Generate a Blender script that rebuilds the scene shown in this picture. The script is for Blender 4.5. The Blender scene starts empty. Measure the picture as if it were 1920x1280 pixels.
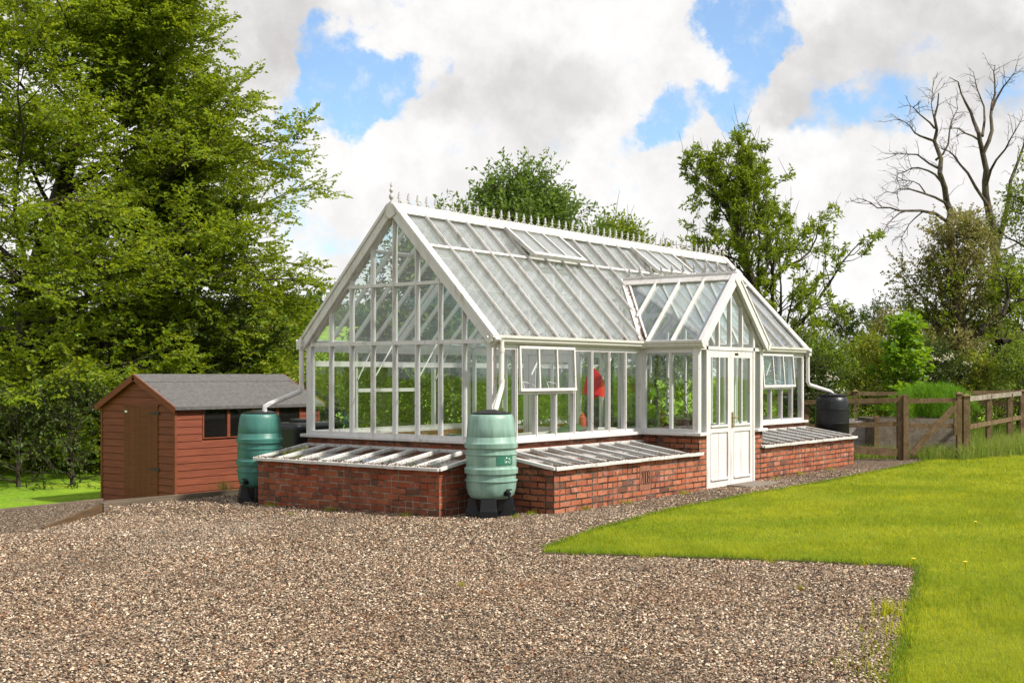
import bpy, math, random
import numpy as np
from mathutils import Vector

random.seed(7)
RNG = np.random.default_rng(11)
SC = bpy.context.scene
COL = SC.collection
pi = math.pi
R = math.radians

# ------------------------------------------------------------------ camera frame
CX, CY, CZ = -11.3423, -9.0016, 1.6
YAW = 0.6544
FPX, HY = 2281.891, 704.2
cY, sY = math.cos(YAW), math.sin(YAW)


def P(u, v, dep):
    """a point seen at pixel (u, v) of the photo standing dep metres away"""
    lat = (u - 960) / FPX * dep
    return np.array([CX + dep * cY + lat * sY, CY + dep * sY - lat * cY, CZ - (v - HY) / FPX * dep])


def hyard(x, y):
    return 0.005 * np.clip(x, -8, 9) - 0.016 * np.clip(y, -1.5, 5)


def G(u, v, dz=0.0):
    """where the ground of the yard is seen at pixel (u, v)"""
    z = 0.0
    for _ in range(12):
        d = (CZ - z - dz) * FPX / (v - HY)
        p = P(u, v, d)
        z = float(hyard(p[0], p[1]))
    p[2] = z + dz
    return p


# ------------------------------------------------------------------ object helpers
def tag(o, label=None, cat=None, group=None, kind=None):
    if label: o['label'] = label
    if cat: o['category'] = cat
    if group: o['group'] = group
    if kind: o['kind'] = kind
    return o


def thing(name, loc, label, cat, group=None, rz=0.0):
    o = bpy.data.objects.new(name, None)
    o.empty_display_size = 0.2
    COL.objects.link(o)
    o.location = Vector([float(a) for a in loc])
    o.rotation_euler = (0, 0, rz)
    return tag(o, label, cat, group)


def org(o):
    """world origin of a top-level thing"""
    while o.parent: o = o.parent
    return np.array(o.location)


def copy_tree(o, parent=None):
    c = o.copy()
    COL.objects.link(c)
    c.parent = parent
    for ch in o.children:
        copy_tree(ch, c)
    return c


def link_mesh(name, verts, faces_idx, loop_tot, mats, parent=None, smooth=False, uv=None, midx=None):
    me = bpy.data.meshes.new(name)
    verts = np.asarray(verts, dtype=np.float32)
    if parent is not None:
        verts = verts - org(parent).astype(np.float32)
    nv, nf, nl = len(verts), len(loop_tot), len(faces_idx)
    me.vertices.add(nv)
    me.vertices.foreach_set('co', verts.ravel())
    me.loops.add(nl)
    me.loops.foreach_set('vertex_index', np.asarray(faces_idx, dtype=np.int32))
    me.polygons.add(nf)
    lt = np.asarray(loop_tot, dtype=np.int32)
    ls = np.concatenate([[0], np.cumsum(lt)[:-1]]).astype(np.int32)
    me.polygons.foreach_set('loop_start', ls)
    if uv is not None:
        l = me.uv_layers.new(name='UVMap')
        l.data.foreach_set('uv', np.asarray(uv, dtype=np.float32).ravel())
    for m in (mats if isinstance(mats, (list, tuple)) else [mats]):
        me.materials.append(m)
    if midx is not None:
        me.polygons.foreach_set('material_index', np.asarray(midx, dtype=np.int32))
    me.polygons.foreach_set('use_smooth', np.full(nf, bool(smooth)))
    me.update(calc_edges=True)
    o = bpy.data.objects.new(name, me)
    COL.objects.link(o)
    if parent is not None:
        o.parent = parent
    return o


def nrmz(a):
    a = np.asarray(a, dtype=float)
    return a / (np.linalg.norm(a) + 1e-12)


class MB:
    """collects shapes in world coordinates, build() links them as one mesh object"""

    def __init__(s):
        s.v, s.f = [], []

    def add(s, vs, fs):
        b = len(s.v)
        s.v += [tuple(map(float, p)) for p in vs]
        s.f += [[i + b for i in f] for f in fs]
        return s

    def box(s, x0, y0, z0, x1, y1, z1):
        x0, x1 = min(x0, x1), max(x0, x1); y0, y1 = min(y0, y1), max(y0, y1); z0, z1 = min(z0, z1), max(z0, z1)
        v = [(x0, y0, z0), (x1, y0, z0), (x1, y1, z0), (x0, y1, z0), (x0, y0, z1), (x1, y0, z1), (x1, y1, z1), (x0, y1, z1)]
        return s.add(v, [(0, 3, 2, 1), (4, 5, 6, 7), (0, 1, 5, 4), (1, 2, 6, 5), (2, 3, 7, 6), (3, 0, 4, 7)])

    def bar(s, p, q, w, d, n=(0, 0, 1), ext=0.0):
        """box from p to q, w across, d along n"""
        p, q = np.asarray(p, float), np.asarray(q, float)
        a = nrmz(q - p)
        p, q = p - a * ext, q + a * ext
        side = nrmz(np.cross(a, n)); up = np.cross(side, a)
        v = []
        for c in (p, q):
            for i, j in ((-1, -1), (1, -1), (1, 1), (-1, 1)):
                v.append(c + side * i * w / 2 + up * j * d / 2)
        return s.add(v, [(0, 1, 2, 3), (7, 6, 5, 4), (0, 4, 5, 1), (1, 5, 6, 2), (2, 6, 7, 3), (3, 7, 4, 0)])

    def prism(s, pts, n, t):
        """polygon pts made t thick along n (both sides)"""
        pts = [np.asarray(p, float) for p in pts]; n = nrmz(n)
        nn = np.zeros(3)
        for i in range(len(pts)):
            nn += np.cross(pts[i] - pts[0], pts[(i + 1) % len(pts)] - pts[0])
        if nn @ n < 0: pts = pts[::-1]
        k = len(pts)
        v = [p - n * t / 2 for p in pts] + [p + n * t / 2 for p in pts]
        f = [tuple(range(k))[::-1], tuple(range(k, 2 * k))]
        f += [(i, (i + 1) % k, (i + 1) % k + k, i + k) for i in range(k)]
        return s.add(v, f)

    def tube(s, pts, r, n=8, cap=True):
        pts = [np.asarray(p, float) for p in pts]
        rs = r if isinstance(r, (list, tuple)) else [r] * len(pts)
        b = []
        ref = None
        for i, p in enumerate(pts):
            a = nrmz(pts[min(i + 1, len(pts) - 1)] - pts[max(i - 1, 0)])
            if ref is None:
                ref = np.cross(a, (0, 0, 1)) if abs(a[2]) < .9 else np.cross(a, (1, 0, 0))
            ref = nrmz(ref - a * (ref @ a)); o = np.cross(a, ref)
            b += [p + rs[i] * (ref * math.cos(2 * pi * k / n) + o * math.sin(2 * pi * k / n)) for k in range(n)]
        f = []
        for i in range(len(pts) - 1):
            for k in range(n):
                k2 = (k + 1) % n
                f.append((i * n + k, i * n + k2, (i + 1) * n + k2, (i + 1) * n + k))
        if cap:
            f.append(tuple(range(n))[::-1]); f.append(tuple((len(pts) - 1) * n + k for k in range(n)))
        return s.add(b, f)

    def lathe(s, c, prof, n=24):
        """prof: list of (radius, z) from bottom to top round the vertical axis at c"""
        v = []
        for r, z in prof:
            v += [(c[0] + r * math.cos(2 * pi * k / n), c[1] + r * math.sin(2 * pi * k / n), c[2] + z) for k in range(n)]
        f = []
        for i in range(len(prof) - 1):
            for k in range(n):
                k2 = (k + 1) % n
                f.append((i * n + k, i * n + k2, (i + 1) * n + k2, (i + 1) * n + k))
        f.append(tuple(range(n))[::-1]); f.append(tuple((len(prof) - 1) * n + k for k in range(n)))
        return s.add(v, f)

    def xform(s, fn):
        s.v = [tuple(map(float, fn(np.array(p)))) for p in s.v]
        return s

    def build(s, name, mat, parent=None, smooth=False, bevel=0.0, uv=True, sharp=40):
        V = np.array(s.v)
        idx, tot, uvs = [], [], []
        for f in s.f:
            idx += f; tot.append(len(f))
            if uv:
                p = V[f]
                n = np.cross(p[1] - p[0], p[-1] - p[0]); L = np.linalg.norm(n)
                n = n / L if L > 1e-12 else np.array([0, 0, 1.])
                if abs(n[2]) > .75:
                    uvs += [(a[0], a[1]) for a in p]
                else:
                    t = nrmz((-n[1], n[0], 0)); sg = 1
                    uvs += [(a[0] * t[0] + a[1] * t[1], a[2]) for a in p]
        o = link_mesh(name, V, idx, tot, mat, parent, smooth, uvs if uv else None)
        if bevel:
            m = o.modifiers.new('bevel', 'BEVEL'); m.width = bevel; m.segments = 2; m.limit_method = 'ANGLE'; m.angle_limit = R(35)
        if smooth:
            try:
                o.data.set_sharp_from_angle(angle=R(sharp))
            except Exception:
                pass
        return o


# ------------------------------------------------------------------ node helpers
class NT:
    def __init__(s, tree):
        s.t = tree; tree.nodes.clear()

    def _set(s, sock, v):
        if v is None: return
        if hasattr(v, 'is_output') or isinstance(v, bpy.types.NodeSocket):
            s.t.links.new(v, sock)
        else:
            if sock.type == 'RGBA' and len(v) == 3: v = (*v, 1)
            sock.default_value = v

    def n(s, typ, ins=None, out=0, **pr):
        nd = s.t.nodes.new(typ)
        for k, v in pr.items(): setattr(nd, k, v)
        for k, v in (ins or {}).items(): s._set(nd.inputs[k], v)
        return nd.outputs[out] if out is not None else nd

    def math(s, op, a, b=None, c=None, clamp=False):
        nd = s.t.nodes.new('ShaderNodeMath'); nd.operation = op; nd.use_clamp = clamp
        for i, v in enumerate((a, b, c)): s._set(nd.inputs[i], v)
        return nd.outputs[0]

    def vec(s, op, a, b=None, out=0):
        nd = s.t.nodes.new('ShaderNodeVectorMath'); nd.operation = op
        s._set(nd.inputs[0], a)
        if b is not None:
            if op == 'SCALE': s._set(nd.inputs['Scale'], b)
            else: s._set(nd.inputs[1], b)
        return nd.outputs[out]

    def mix(s, f, a, b, blend='MIX'):
        nd = s.t.nodes.new('ShaderNodeMix'); nd.data_type = 'RGBA'; nd.blend_type = blend
        s._set(nd.inputs[0], f); s._set(nd.inputs[6], a); s._set(nd.inputs[7], b)
        return nd.outputs[2]

    def ramp(s, f, stops, interp='LINEAR', out=0):
        nd = s.t.nodes.new('ShaderNodeValToRGB'); cr = nd.color_ramp; cr.interpolation = interp
        while len(cr.elements) < len(stops): cr.elements.new(0.5)
        for e, (p, c) in zip(cr.elements, stops):
            e.position = p
            e.color = (c, c, c, 1) if isinstance(c, (int, float)) else (*c, 1)
        s._set(nd.inputs[0], f)
        return nd.outputs[out]

    def smooth(s, v, a, b):
        nd = s.t.nodes.new('ShaderNodeMapRange'); nd.interpolation_type = 'SMOOTHSTEP'
        s._set(nd.inputs[0], v); nd.inputs[1].default_value = a; nd.inputs[2].default_value = b
        return nd.outputs[0]

    def noise(s, vec, scale, detail=4, rough=.55, out=0, dist=0.0):
        return s.n('ShaderNodeTexNoise', {'Vector': vec, 'Scale': scale, 'Detail': detail, 'Roughness': rough, 'Distortion': dist}, out)

    def bump(s, h, strength=.5, dist=.01, normal=None):
        ins = {'Height': h, 'Strength': strength, 'Distance': dist}
        if normal is not None: ins['Normal'] = normal
        return s.n('ShaderNodeBump', ins)

    def out(s, sh):
        o = s.t.nodes.new('ShaderNodeOutputMaterial'); s.t.links.new(sh, o.inputs[0])

    def bsdf(s, col, rough=.6, normal=None, spec=.5, metal=0.0, **kw):
        ins = {'Base Color': col, 'Roughness': rough, 'Metallic': metal, 'Specular IOR Level': spec}
        if normal is not None: ins['Normal'] = normal
        ins.update(kw)
        return s.n('ShaderNodeBsdfPrincipled', ins)

    def co(s, which='Object'):
        return s.n('ShaderNodeTexCoord', None, which)


def mat(name):
    m = bpy.data.materials.new(name); m.use_nodes = True
    return m, NT(m.node_tree)


MATS = {}


def m_paint(name, col, dirt_haze=.35, rough=.45, dirt_haze_col=(.30, .24, .17), specks=True):
    m, t = mat(name)
    co = t.co()
    big = t.noise(co, 2.2, 5, .6)
    st = t.n('ShaderNodeMapping', {'Vector': co, 'Scale': (16, 16, 1.6)})
    streak = t.noise(st, 1.0, 4, .6)
    f = t.math('MULTIPLY', t.smooth(streak, .44, .68), t.smooth(big, .40, .70))
    f = t.math('MULTIPLY', f, dirt_haze)
    c = t.mix(f, col, dirt_haze_col)
    c = t.mix(t.math('MULTIPLY', t.smooth(big, .35, .75), .12 * (dirt_haze > 0)), c, (.55, .50, .42))
    if specks:
        sp = t.n('ShaderNodeTexVoronoi', {'Vector': co, 'Scale': 13.0, 'Randomness': 1.0})
        rnd = t.noise(co, 38, 2, .5)
        sf = t.math('MULTIPLY', t.smooth(t.math('SUBTRACT', 1.0, sp), .86, .93), t.smooth(rnd, .45, .55))
        c = t.mix(t.math('MULTIPLY', sf, .8), c, (.10, .06, .035))
    b = t.bump(t.noise(co, 120, 3, .6), .12, .004)
    t.out(t.bsdf(c, rough, b, .4))
    return m


def m_plain(name, col, rough=.6, var=.15, scale=8, bump=.15, bscale=60, metal=0, spec=.5):
    m, t = mat(name)
    co = t.co()
    n = t.noise(co, scale, 5, .6)
    c = t.mix(t.math('MULTIPLY', n, 1.0), tuple(a * (1 - var * 2) for a in col), tuple(min(1, a * (1 + var * 2)) for a in col))
    b = t.bump(t.noise(co, bscale, 4, .6), bump, .004)
    t.out(t.bsdf(c, rough, b, spec, metal))
    return m


def m_brick(name, cols, mortar, erosion=1.0, pale=.2):
    m, t = mat(name)
    uv0 = t.n('ShaderNodeUVMap', None, 0)
    wob = t.vec('SCALE', t.vec('SUBTRACT', t.noise(uv0, 7, 3, .6, 1), (.5, .5, .5)), .012 * erosion)
    uv = t.vec('ADD', uv0, wob)
    sx = t.n('ShaderNodeSeparateXYZ', {0: uv}, None)
    row = t.math('FLOOR', t.math('DIVIDE', sx.outputs[1], .0745))
    uu = t.math('ADD', t.math('DIVIDE', sx.outputs[0], .225), t.math('MULTIPLY', t.math('MODULO', t.math('ABSOLUTE', row), 2.0), .5))
    # a few headers among the stretchers
    cell0 = t.math('FLOOR', uu)
    hd = t.n('ShaderNodeTexWhiteNoise', {'Vector': t.n('ShaderNodeCombineXYZ', {0: cell0, 1: row, 2: 3.7})}, 0)
    fr = t.math('FRACT', uu)
    half = t.math('MULTIPLY', t.math('GREATER_THAN', hd, .70), t.math('GREATER_THAN', fr, .5))
    cell = t.math('ADD', cell0, t.math('MULTIPLY', half, .5))
    rnd = t.n('ShaderNodeTexWhiteNoise', {'Vector': t.n('ShaderNodeCombineXYZ', {0: cell, 1: row, 2: 0.0})}, 0)
    rnd2 = t.n('ShaderNodeTexWhiteNoise', {'Vector': t.n('ShaderNodeCombineXYZ', {0: cell, 1: row, 2: 9.0})}, 0)
    c = t.ramp(rnd, [(i / (len(cols) - 1), k) for i, k in enumerate(cols)])
    # mortar distance
    ish = t.math('GREATER_THAN', hd, .70)
    fx = t.mix(ish, t.n('ShaderNodeCombineXYZ', {0: fr}), t.n('ShaderNodeCombineXYZ', {0: t.math('FRACT', t.math('MULTIPLY', fr, 2.0))}))
    fx = t.n('ShaderNodeSeparateXYZ', {0: fx}, None).outputs[0]
    wx = t.math('SUBTRACT', .225, t.math('MULTIPLY', ish, .1125))
    dx = t.math('MULTIPLY', t.math('SUBTRACT', .5, t.math('ABSOLUTE', t.math('SUBTRACT', fx, .5))), wx)
    fy = t.math('FRACT', t.math('DIVIDE', sx.outputs[1], .0745))
    dy = t.math('MULTIPLY', t.math('SUBTRACT', .5, t.math('ABSOLUTE', t.math('SUBTRACT', fy, .5))), .0745)
    d = t.math('MINIMUM', dx, dy)
    edge = t.math('MULTIPLY', t.math('SUBTRACT', t.noise(uv0, 26, 4, .65), .5), .016 * erosion)
    d = t.math('ADD', d, edge)
    brick = t.smooth(d, .0035 + .0030 * (erosion > 1), .0075 + .0040 * (erosion > 1))
    grain = t.noise(uv0, 55, 5, .7)
    c = t.mix(t.smooth(grain, .35, .75), t.mix(.35, c, (.05, .02, .012)), c)
    # weathering: dark grime and pale salts
    g = t.noise(uv0, 3.1, 5, .65)
    c = t.mix(t.math('MULTIPLY', t.smooth(g, .50, .70), .70), c, (.045, .028, .02))
    g2 = t.noise(uv0, 11, 5, .7)
    c = t.mix(t.math('MULTIPLY', t.math('MULTIPLY', t.smooth(g2, .56, .66), erosion), .5, None, True), c, (.03, .022, .014))
    pl = t.math('MULTIPLY', t.smooth(t.noise(uv0, 5.3, 5, .7), .53, .66), t.smooth(grain, .38, .58))
    c = t.mix(t.math('MULTIPLY', pl, pale), c, (.50, .36, .34))
    dk = t.math('MULTIPLY', t.math('GREATER_THAN', rnd2, .95), .55)
    c = t.mix(dk, c, (.05, .045, .035))
    # damp and soil splashed on the lowest course
    low = t.math('MULTIPLY', t.math('SUBTRACT', 1.0, t.smooth(sx.outputs[1], .0, .16)), t.smooth(t.noise(uv0, 6, 3, .6), .3, .7))
    c = t.mix(t.math('MULTIPLY', low, .55), c, (.045, .035, .022))
    mo = t.mix(t.smooth(t.noise(uv0, 4, 4, .6), .40, .62), mortar[0], mortar[1])
    c = t.mix(brick, mo, c)
    h = t.math('ADD', brick, t.math('MULTIPLY', grain, .35))
    h = t.math('ADD', h, t.math('MULTIPLY', rnd2, .15))
    t.out(t.bsdf(c, .88, t.bump(h, .9, .012), .25))
    return m


def m_leaf(name, cols, trans=.35, rough=.5, spec=.3, jitter=.25, patch=None):
    m, t = mat(name)
    g = t.n('ShaderNodeNewGeometry', None, 'Random Per Island')
    c = t.ramp(g, [(i / (len(cols) - 1), k) for i, k in enumerate(cols)])
    big = t.noise(t.co(), .9, 3, .6)
    c = t.mix(t.smooth(big, .35, .65), t.mix(jitter, c, cols[0]), t.mix(jitter, c, cols[-1]))
    if patch:
        for sc_, lo_, hi_, am_, pc_ in patch:
            c = t.mix(t.math('MULTIPLY', t.smooth(t.noise(t.co(), sc_, 5, .65), lo_, hi_), am_), c, pc_)
    b = t.bsdf(c, rough, None, spec)
    tr = t.n('ShaderNodeBsdfTranslucent', {'Color': t.mix(.5, c, tuple(min(1, a * k) for a, k in zip(cols[-1], (1.5, 1.5, .8))))})
    t.out(t.n('ShaderNodeMixShader', {0: trans, 1: b, 2: tr}))
    return m


def m_glass(name, tint=(.96, .985, .975), dirt_haze=.0, dirt_haze_col=(.75, .75, .72), refl=1.0, f0=.045):
    """clean thin pane: clear, mirror-like towards grazing angles, with a film of dust and, on roofs, painted sky haze"""
    m, t = mat(name)
    fac = t.n('ShaderNodeLayerWeight', {'Blend': .5}, 'Facing')
    sch = t.math('ADD', f0, t.math('MULTIPLY', t.math('POWER', fac, 5.0), 1 - f0))
    sch = t.math('MULTIPLY', sch, refl)
    tr = t.n('ShaderNodeBsdfTransparent', {'Color': tint})
    co = t.co()
    bn = t.bump(t.noise(co, 1.1, 1, .5), .02, .01)
    gl = t.n('ShaderNodeBsdfGlossy', {'Color': (1, 1, 1), 'Roughness': .02, 'Normal': bn})
    sh = t.n('ShaderNodeMixShader', {0: sch, 1: tr, 2: gl})
    if dirt_haze > 0:
        n = t.noise(co, 2.5, 6, .65)
        n2 = t.noise(t.n('ShaderNodeMapping', {'Vector': co, 'Scale': (14, 14, 2)}), 1.5, 4, .6)
        f = t.math('MULTIPLY', t.math('ADD', .72, t.math('MULTIPLY', t.smooth(t.math('MULTIPLY', n, t.math('ADD', n2, .5)), .30, .70), .4)), dirt_haze)
        df = t.n('ShaderNodeMixShader', {0: .5, 1: t.n('ShaderNodeBsdfDiffuse', {'Color': dirt_haze_col}), 2: t.n('ShaderNodeBsdfTranslucent', {'Color': dirt_haze_col})})
        sh = t.n('ShaderNodeMixShader', {0: f, 1: sh, 2: df})
    t.out(sh)
    return m


WHITE = m_paint('white_paint', (.64, .61, .595), .65)
WHITE2 = m_paint('weathered_white_paint', (.62, .59, .565), .85)
CREAM = m_paint('cream_paint', (.62, .60, .545), .5)
CAST = m_paint('grey_cast_metal', (.44, .42, .41), .5)
RUSTY = m_paint('rust_stained_paint', (.60, .56, .53), 1.0, dirt_haze_col=(.20, .06, .025))
GLASS = m_glass('window_glass', dirt_haze=.0)
ROOFGLASS = m_glass('roof_glass', dirt_haze=.13, dirt_haze_col=(.92, .94, .95), f0=.13)  # near-white film: dust plus the sky's glare put into the colour
BACKGLASS = m_glass('back_roof_glass', dirt_haze=.035, dirt_haze_col=(.8, .8, .8), f0=.05)  # little painted haze, so the view through the gable stays clear
PORCHGLASS = m_glass('porch_roof_glass', dirt_haze=.12, dirt_haze_col=(.85, .85, .84), f0=.09)  # pale film mixes dust with painted sky whiteness
LIDGLASS = m_glass('cold_frame_glass', dirt_haze=.03, dirt_haze_col=(.5, .42, .33), f0=.045)
DARKGLASS = m_glass('shed_glass', tint=(.7, .72, .72), dirt_haze=.015)
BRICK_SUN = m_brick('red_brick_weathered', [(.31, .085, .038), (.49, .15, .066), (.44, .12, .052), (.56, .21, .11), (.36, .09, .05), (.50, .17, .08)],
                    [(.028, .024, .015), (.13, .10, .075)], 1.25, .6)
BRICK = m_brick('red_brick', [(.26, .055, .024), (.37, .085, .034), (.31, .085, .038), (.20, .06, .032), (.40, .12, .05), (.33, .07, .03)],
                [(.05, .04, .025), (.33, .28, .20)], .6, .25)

# ------------------------------------------------------------------ greenhouse
L, W = 8.87, 3.2
HS, HE, HR = .82, 2.015, 3.74
p0, p1, PJ = 3.40, 5.36, .907
pm = (p0 + p1) / 2
MOD = (L - .14) / 21
XK = [.07 + MOD * k for k in range(22)]
YK = [.07 + (W - .14) / 8 * k for k in range(9)]
EZ = 2.075                                   # where the roof panes start
SL = (HR - EZ) / (W / 2)                     # roof slope
PSL = (3.02 - EZ) / (pm - p0)                # porch roof slope
PRZ = 3.02
PYV = (PRZ - EZ) / SL                        # where the porch ridge meets the main roof


def zroof(y):
    return EZ + SL * (y if y <= W / 2 else W - y)


def zporch(x):
    return EZ + PSL * (x - p0 if x <= pm else p1 - x)


gh = thing('greenhouse', (0, 0, 0), 'white Victorian style greenhouse with brick base, roof cresting and double door porch', 'greenhouse')

# brick plinth
b = MB()
t_ = .2
b.box(.012, .012, -.3, t_, W - .012, HS - .045)
b.box(L - t_, .012, -.3, L - .012, W - .012, HS - .045)
b.box(t_, W - t_, -.3, L - t_, W - .012, HS - .045)
b.box(t_, .012, -.3, p0 + .19, t_, HS - .045)
b.box(p1 - .19, .012, -.3, L - t_, t_, HS - .045)
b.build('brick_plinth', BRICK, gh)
b = MB()
b.box(p0 + .012, -PJ + .0, -.3, p0 + .2, .008, HS - .045)
b.box(p0 + .2, -PJ + .0, -.3, p0 + .245, -PJ + .2, HS - .045)
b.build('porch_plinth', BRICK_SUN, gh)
b = MB()
b.box(p1 - .2, -PJ + .0, -.3, p1 - .012, .008, HS - .045)
b.box(p1 - .28, -PJ + .0, -.3, p1 - .2, -PJ + .2, HS - .045)
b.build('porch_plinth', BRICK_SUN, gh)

# sills
b = MB()
s0, s1 = HS - .042, HS
b.box(-.06, -.06, s0, .1, W + .06, s1)
b.box(L - .1, -.06, s0, L + .06, W + .06, s1)
b.box(.1, W - .1, s0, L - .1, W + .06, s1)
b.box(.1, -.06, s0, p0 - .06, .1, s1)
b.box(p1 + .06, -.06, s0, L - .1, .1, s1)
b.box(p0 - .06, -PJ - .06, s0, p0 + .1, .1, s1)
b.box(p1 - .1, -PJ - .06, s0, p1 + .06, .1, s1)
b.box(p0 + .1, -PJ - .06, s0, p0 + .225, -PJ + .1, s1)
b.box(p1 - .26, -PJ - .06, s0, p1 - .1, -PJ + .1, s1)
b.build('window_sill', WHITE, gh, bevel=.006)

# corner posts
for (x, y, w) in ((0, 0, .085), (0, W - .085, .085), (L - .085, 0, .085), (L - .085, W - .085, .085),
                  (p0 - .01, -PJ, .085), (p1 - .075, -PJ, .085), (p0 - .02, -.02, .10), (p1 - .08, -.02, .10)):
    b = MB().box(x, y, HS, x + w, y + w, EZ - .02)
    b.box(x + .02, y - .006, HS + .002, x + w - .02, y + w + .006, EZ - .03)
    b.build('corner_post', WHITE, gh, bevel=.004)

GT = .005  # pane thickness


def pane(mb, pts, n, jit=.0015):
    pts = [np.asarray(p, float) for p in pts]
    n = nrmz(n)
    c = sum(pts) / len(pts)
    a = nrmz(pts[1] - pts[0]); o = np.cross(n, a)
    ja, jo = RNG.normal(0, jit, 2)
    q = [p + n * ((p - c) @ a * ja + (p - c) @ o * jo) for p in pts]
    mb.prism(q, n, GT)


def gable(x, sgn, name='gable_window'):
    """glazed gable wall on the plane x; sgn = outward direction along x"""
    b = MB(); g = MB()
    n = (sgn, 0, 0)
    xc = x - sgn * .035
    inset = .10
    for k in range(1, 8):
        y = YK[k]
        zt = zroof(y) - inset
        b.bar((xc, y, HS), (xc, y, zt), .036, .06, n)
        b.bar((xc + sgn * .034, y, HS), (xc + sgn * .034, y, zt), .016, .02, n)
    b.bar((xc - sgn * .002, .08, HS + .022), (xc - sgn * .002, W - .08, HS + .022), .056, .044, (0, 0, 1))
    b.bar((xc + sgn * .004, .08, HE), (xc + sgn * .004, W - .08, HE), .075, .05, (0, 0, 1))
    zu = 2.755
    yu = (zu - EZ) / SL + .05
    b.bar((xc + sgn * .003, yu, zu), (xc + sgn * .003, W - yu, zu), .07, .042, (0, 0, 1))
    # rafters of the gable
    for s in (0, 1):
        f = (lambda y: y) if s == 0 else (lambda y: W - y)
        b.bar((xc, f(.03), EZ - .045), (xc, f(W / 2), HR - .06), .07, .09, (0, 0, 1))
    fr = b.build(name, WHITE, gh)
    for k in range(8):
        ya, yb = YK[k] + .012, YK[k + 1] - .012
        pane(g, [(xc, ya, HS + .03), (xc, yb, HS + .03), (xc, yb, HE - .02), (xc, ya, HE - .02)], n)
        za, zb = zroof(ya) - .08, zroof(yb) - .08
        z0 = HE + .02
        if min(za, zb) > zu + .05 and max(za, zb) > zu:
            pane(g, [(xc, ya, z0), (xc, yb, z0), (xc, yb, zu - .015), (xc, ya, zu - .015)], n)
            pane(g, [(xc, ya, zu + .015), (xc, yb, zu + .015), (xc, yb, zb), (xc, ya, za)], n)
        else:
            pane(g, [(xc, ya, z0), (xc, yb, z0), (xc, yb, max(zb, z0 + .03)), (xc, ya, max(za, z0 + .03))], n)
    g.build('glass', GLASS, fr, uv=False)
    return fr


gable(0, -1)
gable(L, 1)


def bays(name, o, d, n, ts, z0, z1, skip=(), extra=None, rail=.045, ends=(1, 1)):
    """fixed window: o origin, d unit direction along the wall, mullions at ts"""
    o, d, n = np.array(o, float), np.array(d, float), np.array(n, float)
    b = MB(); g = MB()
    up = np.array([0, 0, 1.])
    oc = o - n * .035
    ta, tb = ts[0] + (0 if ends[0] else .017), ts[-1] - (0 if ends[1] else .017)
    b.bar(oc + d * ta + up * (z0 + rail / 2), oc + d * tb + up * (z0 + rail / 2), .058, rail, up)
    b.bar(oc + d * ta + up * (z1 - rail / 2), oc + d * tb + up * (z1 - rail / 2), .060, rail, up)
    for i, t in enumerate(ts):
        if (i == 0 and not ends[0]) or (i == len(ts) - 1 and not ends[1]): continue
        b.bar(oc + d * t + up * (z0 + .01), oc + d * t + up * (z1 - .01), .036, .062, n)
        b.bar(oc + n * .034 + d * t + up * (z0 + .03), oc + n * .034 + d * t + up * (z1 - .03), .016, .02, n)
    if extra: extra(b)
    fr = b.build(name, WHITE, gh)
    for i in range(len(ts) - 1):
        if i in skip: continue
        a, c = ts[i] + .012, ts[i + 1] - .012
        pane(g, [oc + d * a + up * (z0 + .03), oc + d * c + up * (z0 + .03), oc + d * c + up * (z1 - .03), oc + d * a + up * (z1 - .03)], n)
    g.build('glass', GLASS, fr, uv=False)
    return fr


ZH = 1.965   # underside of the eaves beam


def sash(x0, x1, ztop, zbot, tilt, yb=-.012):
    """top-hung opening window standing a little open towards -Y"""
    b = MB(); g = MB()
    q = lambda x, t: np.array([x, yb - math.sin(tilt) * t, ztop - math.cos(tilt) * t])
    n = np.array([0, -math.cos(tilt), math.sin(tilt)])
    H = ztop - zbot
    for x in (x0, x1): b.bar(q(x, -.0), q(x, H), .032, .035, n)
    b.bar(q(x0, .016), q(x1, .016), .036, .037, n)
    b.bar(q(x0 - .02, H - .02), q(x1 + .02, H - .02), .036, .039, n)
    for k in (1, 2):
        x = x0 + (x1 - x0) * k / 3
        b.bar(q(x, .02), q(x, H - .03), .028, .033, n)
    o = b.build('opening_sash', WHITE, gh, bevel=.003)
    for k in range(3):
        a, c = x0 + (x1 - x0) * k / 3 + .012, x0 + (x1 - x0) * (k + 1) / 3 - .012
        pane(g, [q(a, .03), q(c, .03), q(c, H - .03), q(a, H - .03)], n)
    g.build('glass', GLASS, o, uv=False)
    for k in (.28, .72):
        s_ = MB()
        x = x0 + (x1 - x0) * k
        s_.tube([q(x, H - .05) + (0, .02, .01), (x + .05, .10, zbot + .10), (x - .1, .11, zbot + .12), (x - .14, .04, zbot + .02)], .006, 5)
        s_.build('stay', WHITE, o)
    return o


ZM = 1.395


def win_extra(xa, xb):
    def f(b):
        b.bar((xa, -.03 + .002, ZM), (xb, -.03 + .002, ZM), .075, .042, (0, 0, 1))
    return f


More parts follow.
